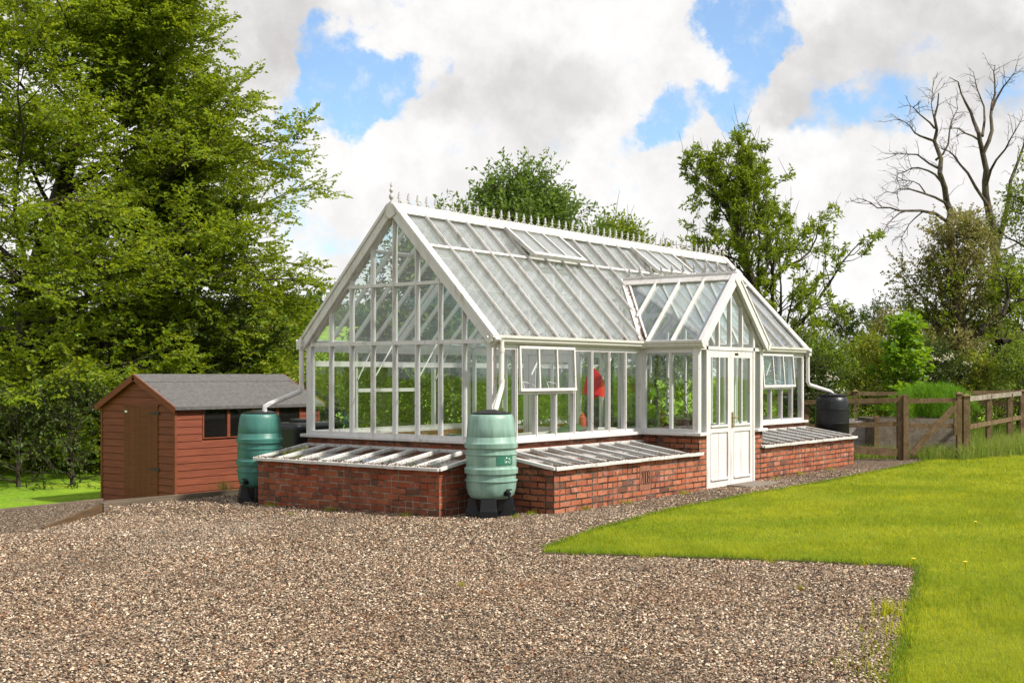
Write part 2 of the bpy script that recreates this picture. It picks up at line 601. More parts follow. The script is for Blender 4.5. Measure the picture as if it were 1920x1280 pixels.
# long front wall, left and right of the porch
tl = [XK[k] for k in range(0, 9)]
ex = win_extra(XK[1], XK[4])
fl_w = bays('side_window', (0, 0, 0), (1, 0, 0), (0, -1, 0), [tl[0], tl[1]], HS, ZH)
b_ = bays('side_window', (0, 0, 0), (1, 0, 0), (0, -1, 0), tl[1:5], HS, ZM + .02, ends=(0, 0))
bays('side_window', (0, 0, 0), (1, 0, 0), (0, -1, 0), tl[4:9], HS, ZH)
sash(XK[1] + .04, XK[4] - .04, ZH, ZM + .01, R(2.3))
tr_ = [x for x in XK if x > p1 + .1]
bays('side_window', (0, 0, 0), (1, 0, 0), (0, -1, 0), [p1 + .05] + tr_[:-4], HS, ZH)
bays('side_window', (0, 0, 0), (1, 0, 0), (0, -1, 0), tr_[-5:-1], HS, ZM + .02, ends=(0, 0))
bays('side_window', (0, 0, 0), (1, 0, 0), (0, -1, 0), tr_[-2:], HS, ZH)
sash(tr_[-5] + .03, tr_[-2] - .03, ZH, ZM + .01, R(4.5))
# back wall
bays('side_window', (0, W, 0), (1, 0, 0), (0, 1, 0), XK[0:9:2], HS, ZH)
bays('side_window', (0, W, 0), (1, 0, 0), (0, 1, 0), XK[8:15:2], HS, ZH, ends=(0, 0))
bays('side_window', (0, W, 0), (1, 0, 0), (0, 1, 0), XK[14:22], HS, ZH)
b = MB()
b.box(.09, W - .085, 1.725, L - .09, W - .062, 1.80)
b.bar((XK[2], W - .04, ZM), (XK[5], W - .04, ZM), .07, .05)
b.build('back_rail', WHITE, gh)
# porch side windows
PY = [-.0 - .07, -.46, -PJ + .08]
for x, n in ((p0, (-1, 0, 0)), (p1, (1, 0, 0))):
    bays('porch_window', (x, 0, 0), (0, 1, 0), n, [-PJ + .08, -.455, -.03], HS, ZH)

# eaves beams and gutters
b = MB()
b.box(.086, .002, ZH, p0 - .02, .075, EZ - .022)
b.box(p1 + .02, .002, ZH, L - .086, .075, EZ - .022)
b.box(.086, W - .075, ZH, L - .086, W - .002, EZ - .022)
b.box(p0 + .002, -PJ + .086, ZH, p0 + .07, -.02, EZ - .022)
b.box(p1 - .07, -PJ + .086, ZH, p1 - .002, -.02, EZ - .022)
b.build('eaves_beam', CREAM, gh)


def gutter(p, q, n, ends=True):
    """moulded gutter from p to q on the wall side n (outward)"""
    p, q, n = (np.array(a, float) for a in (p, q, n))
    prof = [(.0, -.085), (.045, -.085), (.07, -.06), (.075, -.035), (.095, -.02), (.098, .012), (.088, .012), (.08, -.01), (.012, -.02), (.0, .0)]
    v = []; k = len(prof)
    for c in (p, q):
        v += [c + n * a + np.array([0, 0, z]) for a, z in prof]
    f = [(i, (i + 1) % k, (i + 1) % k + k, i + k) for i in range(k)] + [tuple(range(k))[::-1], tuple(range(k, 2 * k))]
    return MB().add(v, f)


GZ = EZ - .002
for p, q, n in (((-.10, -.002, GZ), (p0 - .1, -.002, GZ), (0, -1, 0)), ((p1 + .1, -.002, GZ), (L + .10, -.002, GZ), (0, -1, 0)),
                ((-.10, W + .002, GZ), (L + .1, W + .002, GZ), (0, 1, 0)),
                ((p0 - .002, -.1, GZ), (p0 - .002, -PJ - .10, GZ), (-1, 0, 0)), ((p1 + .002, -.1, GZ), (p1 + .002, -PJ - .1, GZ), (1, 0, 0))):
    gutter(p, q, n).build('gutter', CREAM, gh)
for x, sg in ((p0, -1), (p1, 1)):
    b = MB()
    b.box(x - .102 if sg < 0 else x, -.102, GZ - .087, x if sg < 0 else x + .102, 0 - .001, GZ + .013)
    b.build('gutter_corner', CREAM, gh)

# main roof -------------------------------------------------------------
UZ = lambda y, off: np.array([0, 0, 0])
nf = nrmz((0, -SL, 1)); nb = nrmz((0, SL, 1))
YH = .685 * W / 2        # height bar of the roof, as a distance in plan from the eave


def rp(x, y, off=0.0):
    return np.array([x, y, EZ + SL * y]) + nf * off


def rb(x, y, off=0.0):
    return np.array([x, W - y, EZ + SL * y]) + nb * off


YT = W / 2 - .07


def yval(x):
    if x <= p0 or x >= p1: return -.03
    return PYV * (1 - abs(x - pm) / (pm - p0))


VENTS = ((5, 8), (13, 16))
for side in (0, 1):
    f = rp if side == 0 else rb
    n = nf if side == 0 else nb
    b = MB(); g = MB()
    for k in range(1, 21):
        x = XK[k]
        ya = yval(x) + (.05 if p0 < x < p1 else 0) if side == 0 else -.03
        b.bar(f(x, ya, .012), f(x, YT, .012), .026, .05, n)
        b.bar(f(x, ya, .04), f(x, YT, .04), .012, .02, n)
    b.bar(f(.05, YH, .014), f(L - .05, YH, .014), .045, .034, n)
    b.bar(f(.05, -.015, .0), f(L - .05, -.015, .0), .05, .03, n) if side else None
    if not side:
        b.bar(f(.05, -.015, .0), f(p0 - .03, -.015, .0), .05, .03, n)
        b.bar(f(p1 + .03, -.015, .0), f(L - .05, -.015, .0), .05, .03, n)
    sl = b.build('roof_slope', WHITE2, gh)
    edges = XK[:]
    for k in range(21):
        xa, xb = XK[k] + .004, XK[k + 1] - .004
        mid = (xa + xb) / 2
        if side == 0 and p0 - .01 < mid < p1:
            # cut along the valley of the porch roof
            xs = sorted({xa, xb, min(max(pm, xa), xb)})
            lo = [(x, yval(min(max(x, p0), p1)) + .0) for x in xs]
            lo = [(x, max(y, 0)) for x, y in lo]
            pane(g, [f(x, y) for x, y in lo] + [f(xb, YH - .004), f(xa, YH - .004)], n, .0004)
        elif side == 0 and xa < p1 < xb:
            pane(g, [f(xa, yval(xa)), f(p1, .0), f(xb, -.02), f(xb, YH - .004), f(xa, YH - .004)], n, .0004)
        else:
            # lapped panes: two per bay below the height bar
            yj = YH * .52
            pane(g, [f(xa, -.02), f(xb, -.02), f(xb, yj), f(xa, yj)], n, .003)
            pane(g, [f(xa, yj - .012, .007), f(xb, yj - .012, .007), f(xb, YH - .004, .004), f(xa, YH - .004, .004)], n, .002)
        if side == 0 and any(a <= k < c for a, c in VENTS): continue
        pane(g, [f(xa, YH + .004), f(xb, YH + .004), f(xb, YT), f(xa, YT)], n, .003)
    g.build('glass', BACKGLASS if side else ROOFGLASS, sl, uv=False)

for a, c in VENTS:
    b = MB(); g = MB()
    tilt = R(7.5)
    y0v = W / 2 - .1
    ln = (y0v - YH + .05) / math.cos(math.atan(SL))
    dn = -nrmz((0, 1, SL)); dv = nrmz(dn * math.cos(tilt) + nf * math.sin(tilt)); nv = nrmz(nf * math.cos(tilt) - dn * math.sin(tilt))
    q = lambda x, t: rp(x, y0v, .05) + dv * t
    xa, xb = XK[a], XK[c]
    for x in (xa, xb): b.bar(q(x, 0), q(x, ln), .045, .05, nv)
    b.bar(q(xa, .015), q(xb, .015), .05, .052, nv)
    b.bar(q(xa - .02, ln - .02), q(xb + .02, ln - .02), .06, .056, nv)
    for k in range(a + 1, c): b.bar(q(XK[k], .02), q(XK[k], ln - .03), .026, .045, nv)
    o = b.build('roof_vent', WHITE2, gh)
    for k in range(a, c):
        pane(g, [q(XK[k] + .01, .02), q(XK[k + 1] - .01, .02), q(XK[k + 1] - .01, ln - .02), q(XK[k] + .01, ln - .02)], nv)
    g.build('glass', ROOFGLASS, o, uv=False)
    s_ = MB().bar(rp(xa, YH, .03), rp(xa, y0v, .03), .03, .04, nf)
    s_.build('vent_side', RUSTY, o)

# ridge
b = MB()
yr = W / 2
for s in (-1, 1):
    b.prism([(-.06, yr, HR + .035), (L + .06, yr, HR + .035), (L + .06, yr + s * .115, HR - .085), (-.06, yr + s * .115, HR - .085)], (0, s * .72, .69), .028)
b.box(-.055, yr - .04, HR + .015, L + .055, yr + .04, HR + .05)
b.build('ridge_board', WHITE2, gh, bevel=.006)
ZC = HR + .05


def finial_mesh(mb, o, d):
    """one cast fleur of the cresting standing at o; d = direction of the ridge"""
    d = np.array(d, float); o = np.array(o, float); n = np.cross(d, (0, 0, 1)); z = np.array([0, 0, 1.])
    sp = [(0, .155), (.009, .13), (.015, .112), (.009, .095), (.006, .088), (.022, .088), (.026, .078), (.019, .068), (.008, .070),
          (.006, .056), (.010, .050), (.006, .043), (.004, .02), (.004, .0)]
    sp = [(a * 1.12, h) for a, h in sp]
    pts = [(a, h) for a, h in sp] + [(-a, h) for a, h in sp[::-1][:-1]]
    # split into convex strips
    for (a, h), (c, k) in zip(sp[:-1], sp[1:]):
        if abs(h - k) < 1e-5: continue
        q = [o + d * a + z * h, o + d * c + z * k, o - d * c + z * k, o - d * a + z * h]
        if a == 0: q = [o + z * h, o + d * c + z * k, o - d * c + z * k]
        mb.prism(q, n, .016)
    for s in (-1, 1):
        mb.tube([o + d * s * .006 + z * .052, o + d * s * .022 + z * .040, o + d * s * .044 + z * .022, o + d * s * .066 + z * .008, o + d * s * .0885 + z * .004], .0068, 5)


def cresting(a, c, count, d, endz):
    base = MB()
    a, c = np.array(a, float), np.array(c, float)
    base.bar(a + (0, 0, .004), c + (0, 0, .004), .02, .01)
    o = base.build('ridge_cresting', WHITE2, gh)
    src = None
    for k in range(count):
        p = a + (c - a) * (k + .5) / count
        if src is None:
            mb = MB(); finial_mesh(mb, p, d)
            src = mb.build('finial', CAST, o, uv=False); first = p
        else:
            f = src.copy(); COL.objects.link(f); f.parent = o; f.location = Vector(p - first)
    return o


def end_finial(o, sc=1.0, parent=None):
    pr = [(.03, 0), (.03, .012), (.012, .02), (.012, .035), (.026, .05), (.034, .075), (.026, .10), (.012, .112), (.010, .125), (.022, .14), (.027, .158),
          (.018, .178), (.009, .19), (.008, .20), (.017, .212), (.014, .235), (.004, .27), (.001, .28)]
    return MB().lathe(o, [(r * sc, z * sc) for r, z in pr], 10).build('end_finial', CAST, parent, smooth=True)


c1 = cresting((.02, yr, ZC), (L - .02, yr, ZC), 50, (1, 0, 0), 0)
end_finial((-.035, yr, ZC), 1.0, gh)
end_finial((L + .035, yr, ZC), 1.0, gh)

# barge boards
for x, sg in ((0, -1), (L, 1)):
    for s in (0, 1):
        fy = (lambda y: y) if s == 0 else (lambda y: W - y)
        xo = x + sg * .028
        ny = -SL if s == 0 else SL
        nn = nrmz((0, ny, 1))
        b = MB()
        b.bar(np.array((xo, fy(-.075), EZ - SL * .075)) - nn * .028, np.array((xo, fy(W / 2 - .005), EZ + SL * (W / 2))) - nn * .028, .05, .10, nn)
        b.bar(np.array((xo - sg * .0, fy(-.085), EZ - SL * .085)) + nn * .042, np.array((xo - sg * .0, fy(W / 2 - .004), EZ + SL * (W / 2))) + nn * .042, .085, .04, nn)
        b.bar(np.array((xo - sg * .07, fy(-.06), EZ - SL * .06)) + nn * .035, np.array((xo - sg * .07, fy(W / 2 - .01), EZ + SL * W / 2)) + nn * .035, .05, .035, nn)
        b.build('barge_board', WHITE2, gh, bevel=.004)
    b = MB()
    b.prism([(x + sg * .05, yr - .10, HR - .10), (x + sg * .05, yr - .06, HR - .01), (x + sg * .05, yr - .03, HR + .052), (x + sg * .05, yr + .03, HR + .052),
             (x + sg * .05, yr + .06, HR - .01), (x + sg * .05, yr + .10, HR - .10), (x + sg * .05, yr, HR - .155)], (1, 0, 0), .035)
    b.build('ridge_end_cap', WHITE2, gh, bevel=.004)

# porch roof ------------------------------------------------------------
YF = -PJ - .05
for s in (0, 1):
    fx = (lambda x: x) if s == 0 else (lambda x: p0 + p1 - x)
    n = nrmz((-PSL if s == 0 else PSL, 0, 1))
    q = lambda a, y, off=0.0: np.array([fx(p0 + a), y, EZ + PSL * a]) + n * off
    b = MB(); g = MB()
    hw = pm - p0
    AT = hw - .05
    ys = [-.03, -.42, -.78]
    for y in (.30, -.10, -.50):
        a0 = max(-.02, hw * y / PYV + .05) if y > 0 else -.02
        b.bar(q(a0, y, .012), q(AT, y, .012), .03, .05, n)
        b.bar(q(a0, y, .04), q(AT, y, .04), .014, .02, n)
    b.bar(q(-.01, -.02, 0), q(-.01, YF + .05, 0), .05, .03, n)
    sl = b.build('porch_roof_slope', WHITE, gh)
    eds = [YF + .03, -.50, -.10]
    for ya, yb in zip(eds[:-1], eds[1:]):
        pane(g, [q(-.02, ya + .004), q(-.02, yb - .004), q(AT, yb - .004), q(AT, ya + .004)], n)
    yv = lambda a: PYV * max(a, 0) / hw
    pane(g, [q(-.02, -.096), q(-.02, 0), q(hw * .3 / PYV, .296), q(AT, .296), q(AT, -.096)], n, .0004)
    pane(g, [q(hw * .304 / PYV, .304), q(AT, PYV * AT / hw), q(AT, .304)], n, .0004)
    g.build('glass', PORCHGLASS, sl, uv=False)
    # valley gutter between porch roof and main roof
    va, vb = np.array([fx(p0), -.02, EZ]), np.array([pm, PYV, PRZ])
    nv = nrmz(n + nf)
    b = MB().bar(va + nv * .012, vb + nv * .012, .10, .03, nv)
    sd = nrmz(np.cross(vb - va, nv))
    for k in (-1, 1): b.bar(va + nv * .03 + sd * k * .05, vb + nv * .03 + sd * k * .05, .028, .05, nv)
    b.build('valley_gutter', RUSTY, gh)

b = MB()
for s in (-1, 1):
    b.prism([(pm, YF - .03, PRZ + .045), (pm, PYV + .02, PRZ + .045), (pm + s * .09, PYV - .06, PRZ - .06), (pm + s * .09, YF - .03, PRZ - .06)], (s * .75, 0, .66), .028)
b.box(pm - .035, YF - .025, PRZ + .03, pm + .035, PYV + .0, PRZ + .06)
b.build('porch_ridge_board', WHITE2, gh, bevel=.005)
cresting((pm, YF + .02, PRZ + .06), (pm, PYV, PRZ + .06), 10, (0, 1, 0), 0)
end_finial((pm, YF + .0, PRZ + .06), .55, gh)

# porch gable above the doors
yc = -PJ + .035
b = MB(); g = MB()
JL, JR = p0 + .245, p1 - .285         # door jambs
mids = [JL, JL + (JR - JL) / 4, (JL + JR) / 2, JL + (JR - JL) * 3 / 4, JR]
TZ = 1.985
b.bar((p0 + .06, yc, TZ), (p1 - .06, yc, TZ), .075, .05)
for i, x in enumerate(mids):
    zt = zporch(x) - .06
    if i in (0, 4): b.bar((x, yc, HS if False else 0.02), (x, yc, zt), .05, .075, (0, 1, 0))
    else: b.bar((x, yc, TZ), (x, yc, zt), .034, .06, (0, 1, 0))
for s in (0, 1):
    fx = (lambda x: x) if s == 0 else (lambda x: p0 + p1 - x)
    b.bar((fx(p0 + .02), yc, EZ - .05), (fx(pm), yc, PRZ - .065), .068, .085)
fr = b.build('porch_gable', WHITE, gh)
xs = [p0 + .06] + mids + [p1 - .06]
for a, c in zip(xs[:-1], xs[1:]):
    a, c = a + .01, c - .01
    za, zb = max(zporch(a) - .06, TZ + .04), max(zporch(c) - .06, TZ + .04)
    if a < pm < c:
        pane(g, [(a, yc, TZ), (c, yc, TZ), (c, yc, zb), (pm, yc, PRZ - .08), (a, yc, za)], (0, -1, 0))
    else:
        pane(g, [(a, yc, TZ), (c, yc, TZ), (c, yc, zb), (a, yc, za)], (0, -1, 0))
for a, c in ((p0 + .07, JL - .02), (JR + .02, p1 - .07)):
    pane(g, [(a, yc, HS), (c, yc, HS), (c, yc, TZ), (a, yc, TZ)], (0, -1, 0))
g.build('glass', GLASS, fr, uv=False)
for s in (0, 1):
    fx = (lambda x: x) if s == 0 else (lambda x: p0 + p1 - x)
    nn = nrmz((-PSL if s == 0 else PSL, 0, 1))
    b = MB()
    b.bar(np.array((fx(p0 - .05), YF - .012, EZ - PSL * .05)) - nn * .03, np.array((fx(pm - .004), YF - .012, PRZ)) - nn * .03, .05, .10, nn)
    b.bar(np.array((fx(p0 - .055), YF - .012, EZ - PSL * .055)) + nn * .036, np.array((fx(pm - .004), YF - .012, PRZ)) + nn * .036, .08, .032, nn)
    b.build('barge_board', WHITE, gh, bevel=.004)
b = MB().prism([(pm - .08, YF - .04, PRZ - .07), (pm - .03, YF - .04, PRZ + .062), (pm + .03, YF - .04, PRZ + .062), (pm + .08, YF - .04, PRZ - .07), (pm, YF - .04, PRZ - .15)], (0, 1, 0), .03)
b.build('ridge_end_cap', WHITE, gh, bevel=.004)

# doors -------------------------------------------------------------------
BRASS = m_plain('aged_brass', (.35, .24, .10), .45, .2, 30, .1, 90, metal=.9)
BLACKM = m_plain('black_plastic', (.008, .008, .009), .38, .2, 5, .1, 90, spec=.35)
dz0, dz1 = .035, TZ - .03
yd = -PJ + .03
dm = (JL + JR) / 2
for i, (xa, xb) in enumerate(((JL + .028, dm - .004), (dm + .004, JR - .028))):
    b = MB()
    st = .085
    b.box(xa, yd - .022, dz0, xa + st, yd + .022, dz1)
    b.box(xb - st, yd - .022, dz0, xb, yd + .022, dz1)
    b.box(xa + st, yd - .021, dz1 - .10, xb - st, yd + .021, dz1)
    b.box(xa + st, yd - .021, .80, xb - st, yd + .021, .90)
    b.box(xa + st, yd - .021, dz0, xb - st, yd + .021, dz0 + .12)
    xm = (xa + xb) / 2
    b.bar((xm, yd, .90), (xm, yd, dz1 - .1), .028, .046, (0, 1, 0))
    b.bar((xa + st - .008, yd - .026, .895), (xb - st + .008, yd - .026, .895), .03, .03)
    b.bar((xa + st - .008, yd - .026, dz0 + .115), (xb - st + .008, yd - .026, dz0 + .115), .03, .03)
    dr = b.build('porch_door', WHITE, gh, bevel=.004)
    b = MB()
    b.box(xa + st, yd - .006, dz0 + .12, xm - .004, yd + .008, .80)
    b.box(xm + .004, yd - .006, dz0 + .12, xb - st, yd + .008, .80)
    for x in (xa + st, xb - st, ):
        b.bar((x, yd - .024, dz0 + .12), (x, yd - .024, .80), .016, .012, (0, 1, 0))
    b.build('door_panel', WHITE, dr, bevel=.003)
    g = MB()
    for a, c in ((xa + st - .005, xm - .01), (xm + .01, xb - st + .005)):
        pane(g, [(a, yd, .895), (c, yd, .895), (c, yd, dz1 - .095), (a, yd, dz1 - .095)], (0, -1, 0))
    g.build('glass', GLASS, dr, uv=False)
    if i == 1:
        h = MB().box(xa + .015, yd - .034, .86, xa + .05, yd - .0225, 1.08)
        h.tube([(xa + .032, yd - .036, 1.0), (xa + .032, yd - .075, 1.0), (xa + .06, yd - .078, 1.003), (xa + .15, yd - .075, .998)], .008, 7)
        h.build('door_handle', BRASS, dr)
        MB().box(xa + .12, yd - .027, dz1 - .062, xa + .22, yd - .0225, dz1 - .03).build('maker_plate', BLACKM, dr)
b = MB().box(JL + .026, -PJ - .02, -.05, JR - .026, -PJ + .09, .03)
b.build('door_threshold', WHITE2, gh, bevel=.006)

# inside structure: principal rafters, partition with a door, ties, floor
b = MB()
for x in (3.45, 5.40):
    for f in (rp, rb):
        n = nf if f is rp else nb
        if x > p0 + .2 and f is rp and False: continue
        ys = 0.02
        b.bar(f(x, ys, -.07), f(x, YT, -.07), .06, .10, n)
    b.bar((x, .55, EZ + SL * .55 - .09), (x, W - .55, EZ + SL * .55 - .09), .04, .06)
for x in (1.75, 7.1):
    for f in (rp, rb):
        b.bar(f(x, .02, -.06), f(x, YT, -.06), .045, .08, nf if f is rp else nb)
for x in (XK[2], XK[6], XK[15], XK[18]):
    b.tube([(x, W - .08, 1.55), (x + .28, W - .09, 1.99)], .011, 6)
    b.tube([(x, .09, 1.60), (x + .28, .09, 1.97)], .011, 6)
for k in (3, 5):
    b.tube([(.08, YK[k], 1.6), (.4, YK[k], 2.0)], .01, 6)
b.bar((.06, yr, HR - .1), (L - .06, yr, HR - .1), .05, .12)
b.build('roof_truss', WHITE, gh)

xp = 3.46
PD0, PD1 = yr - .44, yr + .44
b = MB(); g = MB()
for y in (.10, .40, .72, PD0 - .03, PD1 + .03, W - .72, W - .40, W - .10):
    wd = .09 if y in (PD0 - .03, PD1 + .03) else .04
    zt = ZH + .02 if y in (.10, W - .10) else zroof(y) - .12
    b.bar((xp, y, HS if wd < .05 else .03), (xp, y, zt), wd, .06, (1, 0, 0))
b.bar((xp, .1, ZH), (xp, W - .1, ZH), .062, .09)
b.bar((xp, yr, ZH), (xp, yr, HR - .15), .05, .06, (1, 0, 0))
b.bar((xp, .1, HS), (xp, PD0 - .05, HS), .09, .05)
b.bar((xp, PD1 + .05, HS), (xp, W - .1, HS), .09, .05)
pf = b.build('inner_partition', WHITE, gh)
pane(g, [(xp, .1, HS), (xp, PD0 - .05, HS), (xp, PD0 - .05, ZH), (xp, .1, ZH)], (1, 0, 0), 0)
pane(g, [(xp, PD1 + .05, HS), (xp, W - .1, HS), (xp, W - .1, ZH), (xp, PD1 + .05, ZH)], (1, 0, 0), 0)
pane(g, [(xp, .12, ZH + .04), (xp, W - .12, ZH + .04), (xp, yr, HR - .2)], (1, 0, 0), 0)
g.build('glass', GLASS, pf, uv=False)
b = MB().box(xp - .06, .2, -.1, xp + .06, PD0 - .08, HS - .026)
b.box(xp - .06, PD1 + .08, -.1, xp + .06, W - .2, HS - .026)
b.build('partition_brickwork', BRICK, pf)
b = MB()
b.box(xp - .02, PD0 + .02, .04, xp + .02, PD0 + .13, ZH - .05)
b.box(xp - .02, PD1 - .13, .04, xp + .02, PD1 - .02, ZH - .05)
b.box(xp - .019, PD0 + .13, ZH - .17, xp + .019, PD1 - .13, ZH - .05)
b.box(xp - .019, PD0 + .13, .74, xp + .019, PD1 - .13, .84)
b.box(xp - .012, PD0 + .13, .04, xp + .012, PD1 - .13, .74)
b.bar((xp, yr, .84), (xp, yr, ZH - .17), .03, .038, (1, 0, 0))
pdr = b.build('partition_door', WHITE, pf)
MB().box(xp - .034, PD0 + .06, .86, xp - .021, PD0 + .10, 1.06).tube([(xp - .035, PD0 + .08, 1.0), (xp - .08, PD0 + .08, 1.0), (xp - .08, PD0 + .19, 1.0)], .008, 6).build('door_handle', BRASS, pdr)
g = MB()
pane(g, [(xp, PD0 + .12, .83), (xp, PD1 - .12, .83), (xp, PD1 - .12, ZH - .16), (xp, PD0 + .12, ZH - .16)], (1, 0, 0), 0)
g.build('glass', GLASS, pdr, uv=False)
FLOOR = m_plain('floor_slabs', (.30, .27, .23), .9, .2, 2.5, .3, 30)
MB().box(.2, .2, -.3, L - .2, W - .2, .02).box(p0 + .2, -PJ + .05, -.3, p1 - .2, .2, .018).build('floor', FLOOR, gh)

# down pipes
dp = MB().tube([(.075, -.085, GZ - .05), (.075, -.085, 1.52), (.06, -.10, 1.47), (-.22, -.22, 1.19)], .032, 10)
dp.tube([(.075, -.085, 1.56), (.075, -.085, 1.50)], .038, 10).tube([(.075, -.085, 1.93), (.075, -.085, 1.88)], .038, 10)
dp.build('downpipe', CREAM, gh, smooth=True)
BUTT2 = P(487, 768, 16.1)
dp = MB().tube([(-.03, W + .06, GZ - .05), (-.03, W + .06, 1.44), (-.05, W + .07, 1.39), tuple(P(506, 757, 16.0)), tuple(P(497, 762, 16.0)), tuple(P(496, 772, 16.0))], .034, 10)
dp.tube([(-.03, W + .06, 1.47), (-.03, W + .06, 1.41)], .04, 10)
dp.box(-.075, W + .02, GZ - .12, .015, W + .115, GZ + .015)
dp.build('downpipe', WHITE, gh, smooth=True)
bb = np.array([9.35, -.32, 0])
dp = MB().tube([(L + .05, -.05, GZ - .05), (L + .05, -.05, 1.50), (L + .07, -.07, 1.44), (bb[0] - .05, bb[1] + .02, 1.32), (bb[0] - .01, bb[1], 1.30), (bb[0] - .01, bb[1], 1.18)], .034, 10)
dp.box(L + .005, -.1, GZ - .12, L + .1, -.005, GZ + .012)
dp.build('downpipe', WHITE, gh, smooth=True)

# leaf litter caught on the roof and the eaves
LITTER = m_leaf('dry_litter', [(.05, .025, .012), (.12, .055, .025), (.16, .08, .04)], .1, .8)
lit = []
for k in range(900):
    x = RNG.choice(XK[1:9]) + RNG.normal(0, .03) if k % 3 else RNG.uniform(0, p0 - .1)
    if k % 7 == 0:
        lit.append(rp(RNG.uniform(.1, p0), YH + RNG.normal(.0, .02), .01 + .02 * RNG.random()))
    elif k % 11 == 0:
        lit.append(rp(RNG.uniform(p1 + .1, L), abs(RNG.normal(0, .05)), .012))
    else:
        lit.append(rp(x, abs(RNG.normal(0, .035)) - .01, .006 + .02 * RNG.random()))


def flakes(name, pts, size, m, parent=None):
    pts = np.array(pts); n = len(pts)
    a = RNG.normal(0, 1, (n, 3)); a /= np.linalg.norm(a, axis=1)[:, None]
    c = RNG.normal(0, 1, (n, 3)); c = np.cross(a, c); c /= np.linalg.norm(c, axis=1)[:, None]
    s = size * RNG.uniform(.5, 1.3, (n, 1))
    v = np.stack([pts - a * s, pts + c * s * .5, pts + a * s, pts - c * s * .5], 1).reshape(-1, 3)
    return link_mesh(name, v, np.arange(4 * n), np.full(n, 4), m, parent)


for s in (p0, p1):
    va, vb = np.array([s, -.02, EZ]), np.array([pm, PYV, PRZ])
    for k in range(420):
        t = abs(RNG.normal(0, .11)) if k % 3 else (.78 + RNG.normal(0, .07) if k % 2 else RNG.random())
        if 0 <= t <= 1: lit.append(va + (vb - va) * t + RNG.normal(0, 1, 3) * (.016, .016, .004) + (0, -.03, .035))
flakes('leaf_litter', lit, .012, LITTER, gh)

# ------------------------------------------------------------------ cold frames
SOIL = m_plain('dark_soil', (.045, .032, .022), .95, .3, 14, .6, 50)
ALU = m_paint('flaking_white_frame', (.62, .60, .57), .9, .4)


def cold_frame(label, P0, P1, Q0, Q1, hf, hb, npane, brick, grp, cut=None):
    """P0-P1 front line, Q0-Q1 back line against the greenhouse (plan points)"""
    P0, P1, Q0, Q1 = (np.array(a, float) for a in (P0, P1, Q0, Q1))
    c = (P0 + P1 + Q0 + Q1) / 4
    root = thing('cold_frame', (c[0], c[1], 0), label, 'cold frame', grp)
    d = nrmz(P1 - P0); n = nrmz(P0 - Q0)
    d3, n3 = np.array([*d, 0]), np.array([*n, 0])
    th = .105
    Z = lambda p, z: np.array([p[0], p[1], z])
    b = MB()
    b.prism([Z(P0, -.3), Z(P1, -.3), Z(P1, hf), Z(P0, hf)], n3, .001)
    b = MB()
    # front wall
    b.prism([Z(P0 - n * th / 2, -.3), Z(P1 - n * th / 2, -.3), Z(P1 - n * th / 2, hf), Z(P0 - n * th / 2, hf)], n3, th)
    # end walls
    for p, q, s in ((P0, Q0, 1), (P1, Q1, -1)):
        pa = p - n * th + d * s * th / 2; qa = q + d * s * th / 2
        if s == cut: continue
        b.prism([Z(pa, -.3), Z(qa, -.3), Z(qa, hb), Z(pa, hf)], d3, th)
    b.build('brick_wall', brick, root)
    MB().prism([Z(P0 - n * th + d * th, hf - .2), Z(P1 - n * th - d * th, hf - .2), Z(Q1 - d * th, hf - .16), Z(Q0 + d * th, hf - .16)], (0, 0, 1), .05).build('soil', SOIL, root)
    # lid
    nl = nrmz(np.cross(d3, np.array([*(Q0 - P0), hb - hf])))
    if nl[2] < 0: nl = -nl
    F0, F1 = Z(P0 - d * .03 + n * .035, hf - .005), Z(P1 + d * (.03 if cut is None else .0) + n * .035, hf - .005)
    B0, B1 = Z(Q0 - d * .03, hb + .01), Z(Q1 + d * (.03 if cut is None else 0), hb + .01)
    up = nl * .018
    b = MB(); g = MB()
    b.bar(F0 + up, F1 + up, .05, .036, nl)
    b.bar(B0 + up, B1 + up, .05, .036, nl)
    lerp = lambda a, c, t: a + (c - a) * t
    for k in range(npane + 1):
        t = k / npane
        w = .055 if k in (0, npane) else (.05 if k % 2 else .036)
        b.bar(lerp(F0, F1, t) + up, lerp(B0, B1, t) + up, w, .036, nl)
        if 0 < k < npane: b.bar(lerp(F0, F1, t) + up * 2.1, lerp(B0, B1, t) + up * 2.1, .014, .012, nl)
    for k in range(npane):
        if k % 2 == 0:
            a, c = lerp(F0, F1, k / npane), lerp(F0, F1, (k + .85) / npane)
            b.bar(a + n3 * .022 + (0, 0, .006), c + n3 * .022 + (0, 0, .006), .012, .024, nl)
    lid = b.build('glazed_lid', ALU, root, bevel=.003)
    for k in range(npane):
        pane(g, [lerp(F0, F1, (k + .06) / npane) + up, lerp(F0, F1, (k + .94) / npane) + up, lerp(B0, B1, (k + .94) / npane) + up, lerp(B0, B1, (k + .06) / npane) + up], nl)
    g.build('glass', LIDGLASS, lid, uv=False)
    pts = []
    for k in range(1100):
        t = RNG.random(); e = abs(RNG.normal(0, .05)) if k % 4 else RNG.random() ** 1.5
        pts.append(lerp(lerp(F0, F1, t), lerp(B0, B1, t), min(e, .95)) + up * 2 + n3 * (.02 * (RNG.random() < .5) - .0) + (0, 0, RNG.random() * .006))
    flakes('leaf_litter', pts, .011, LITTER, lid)
    return root


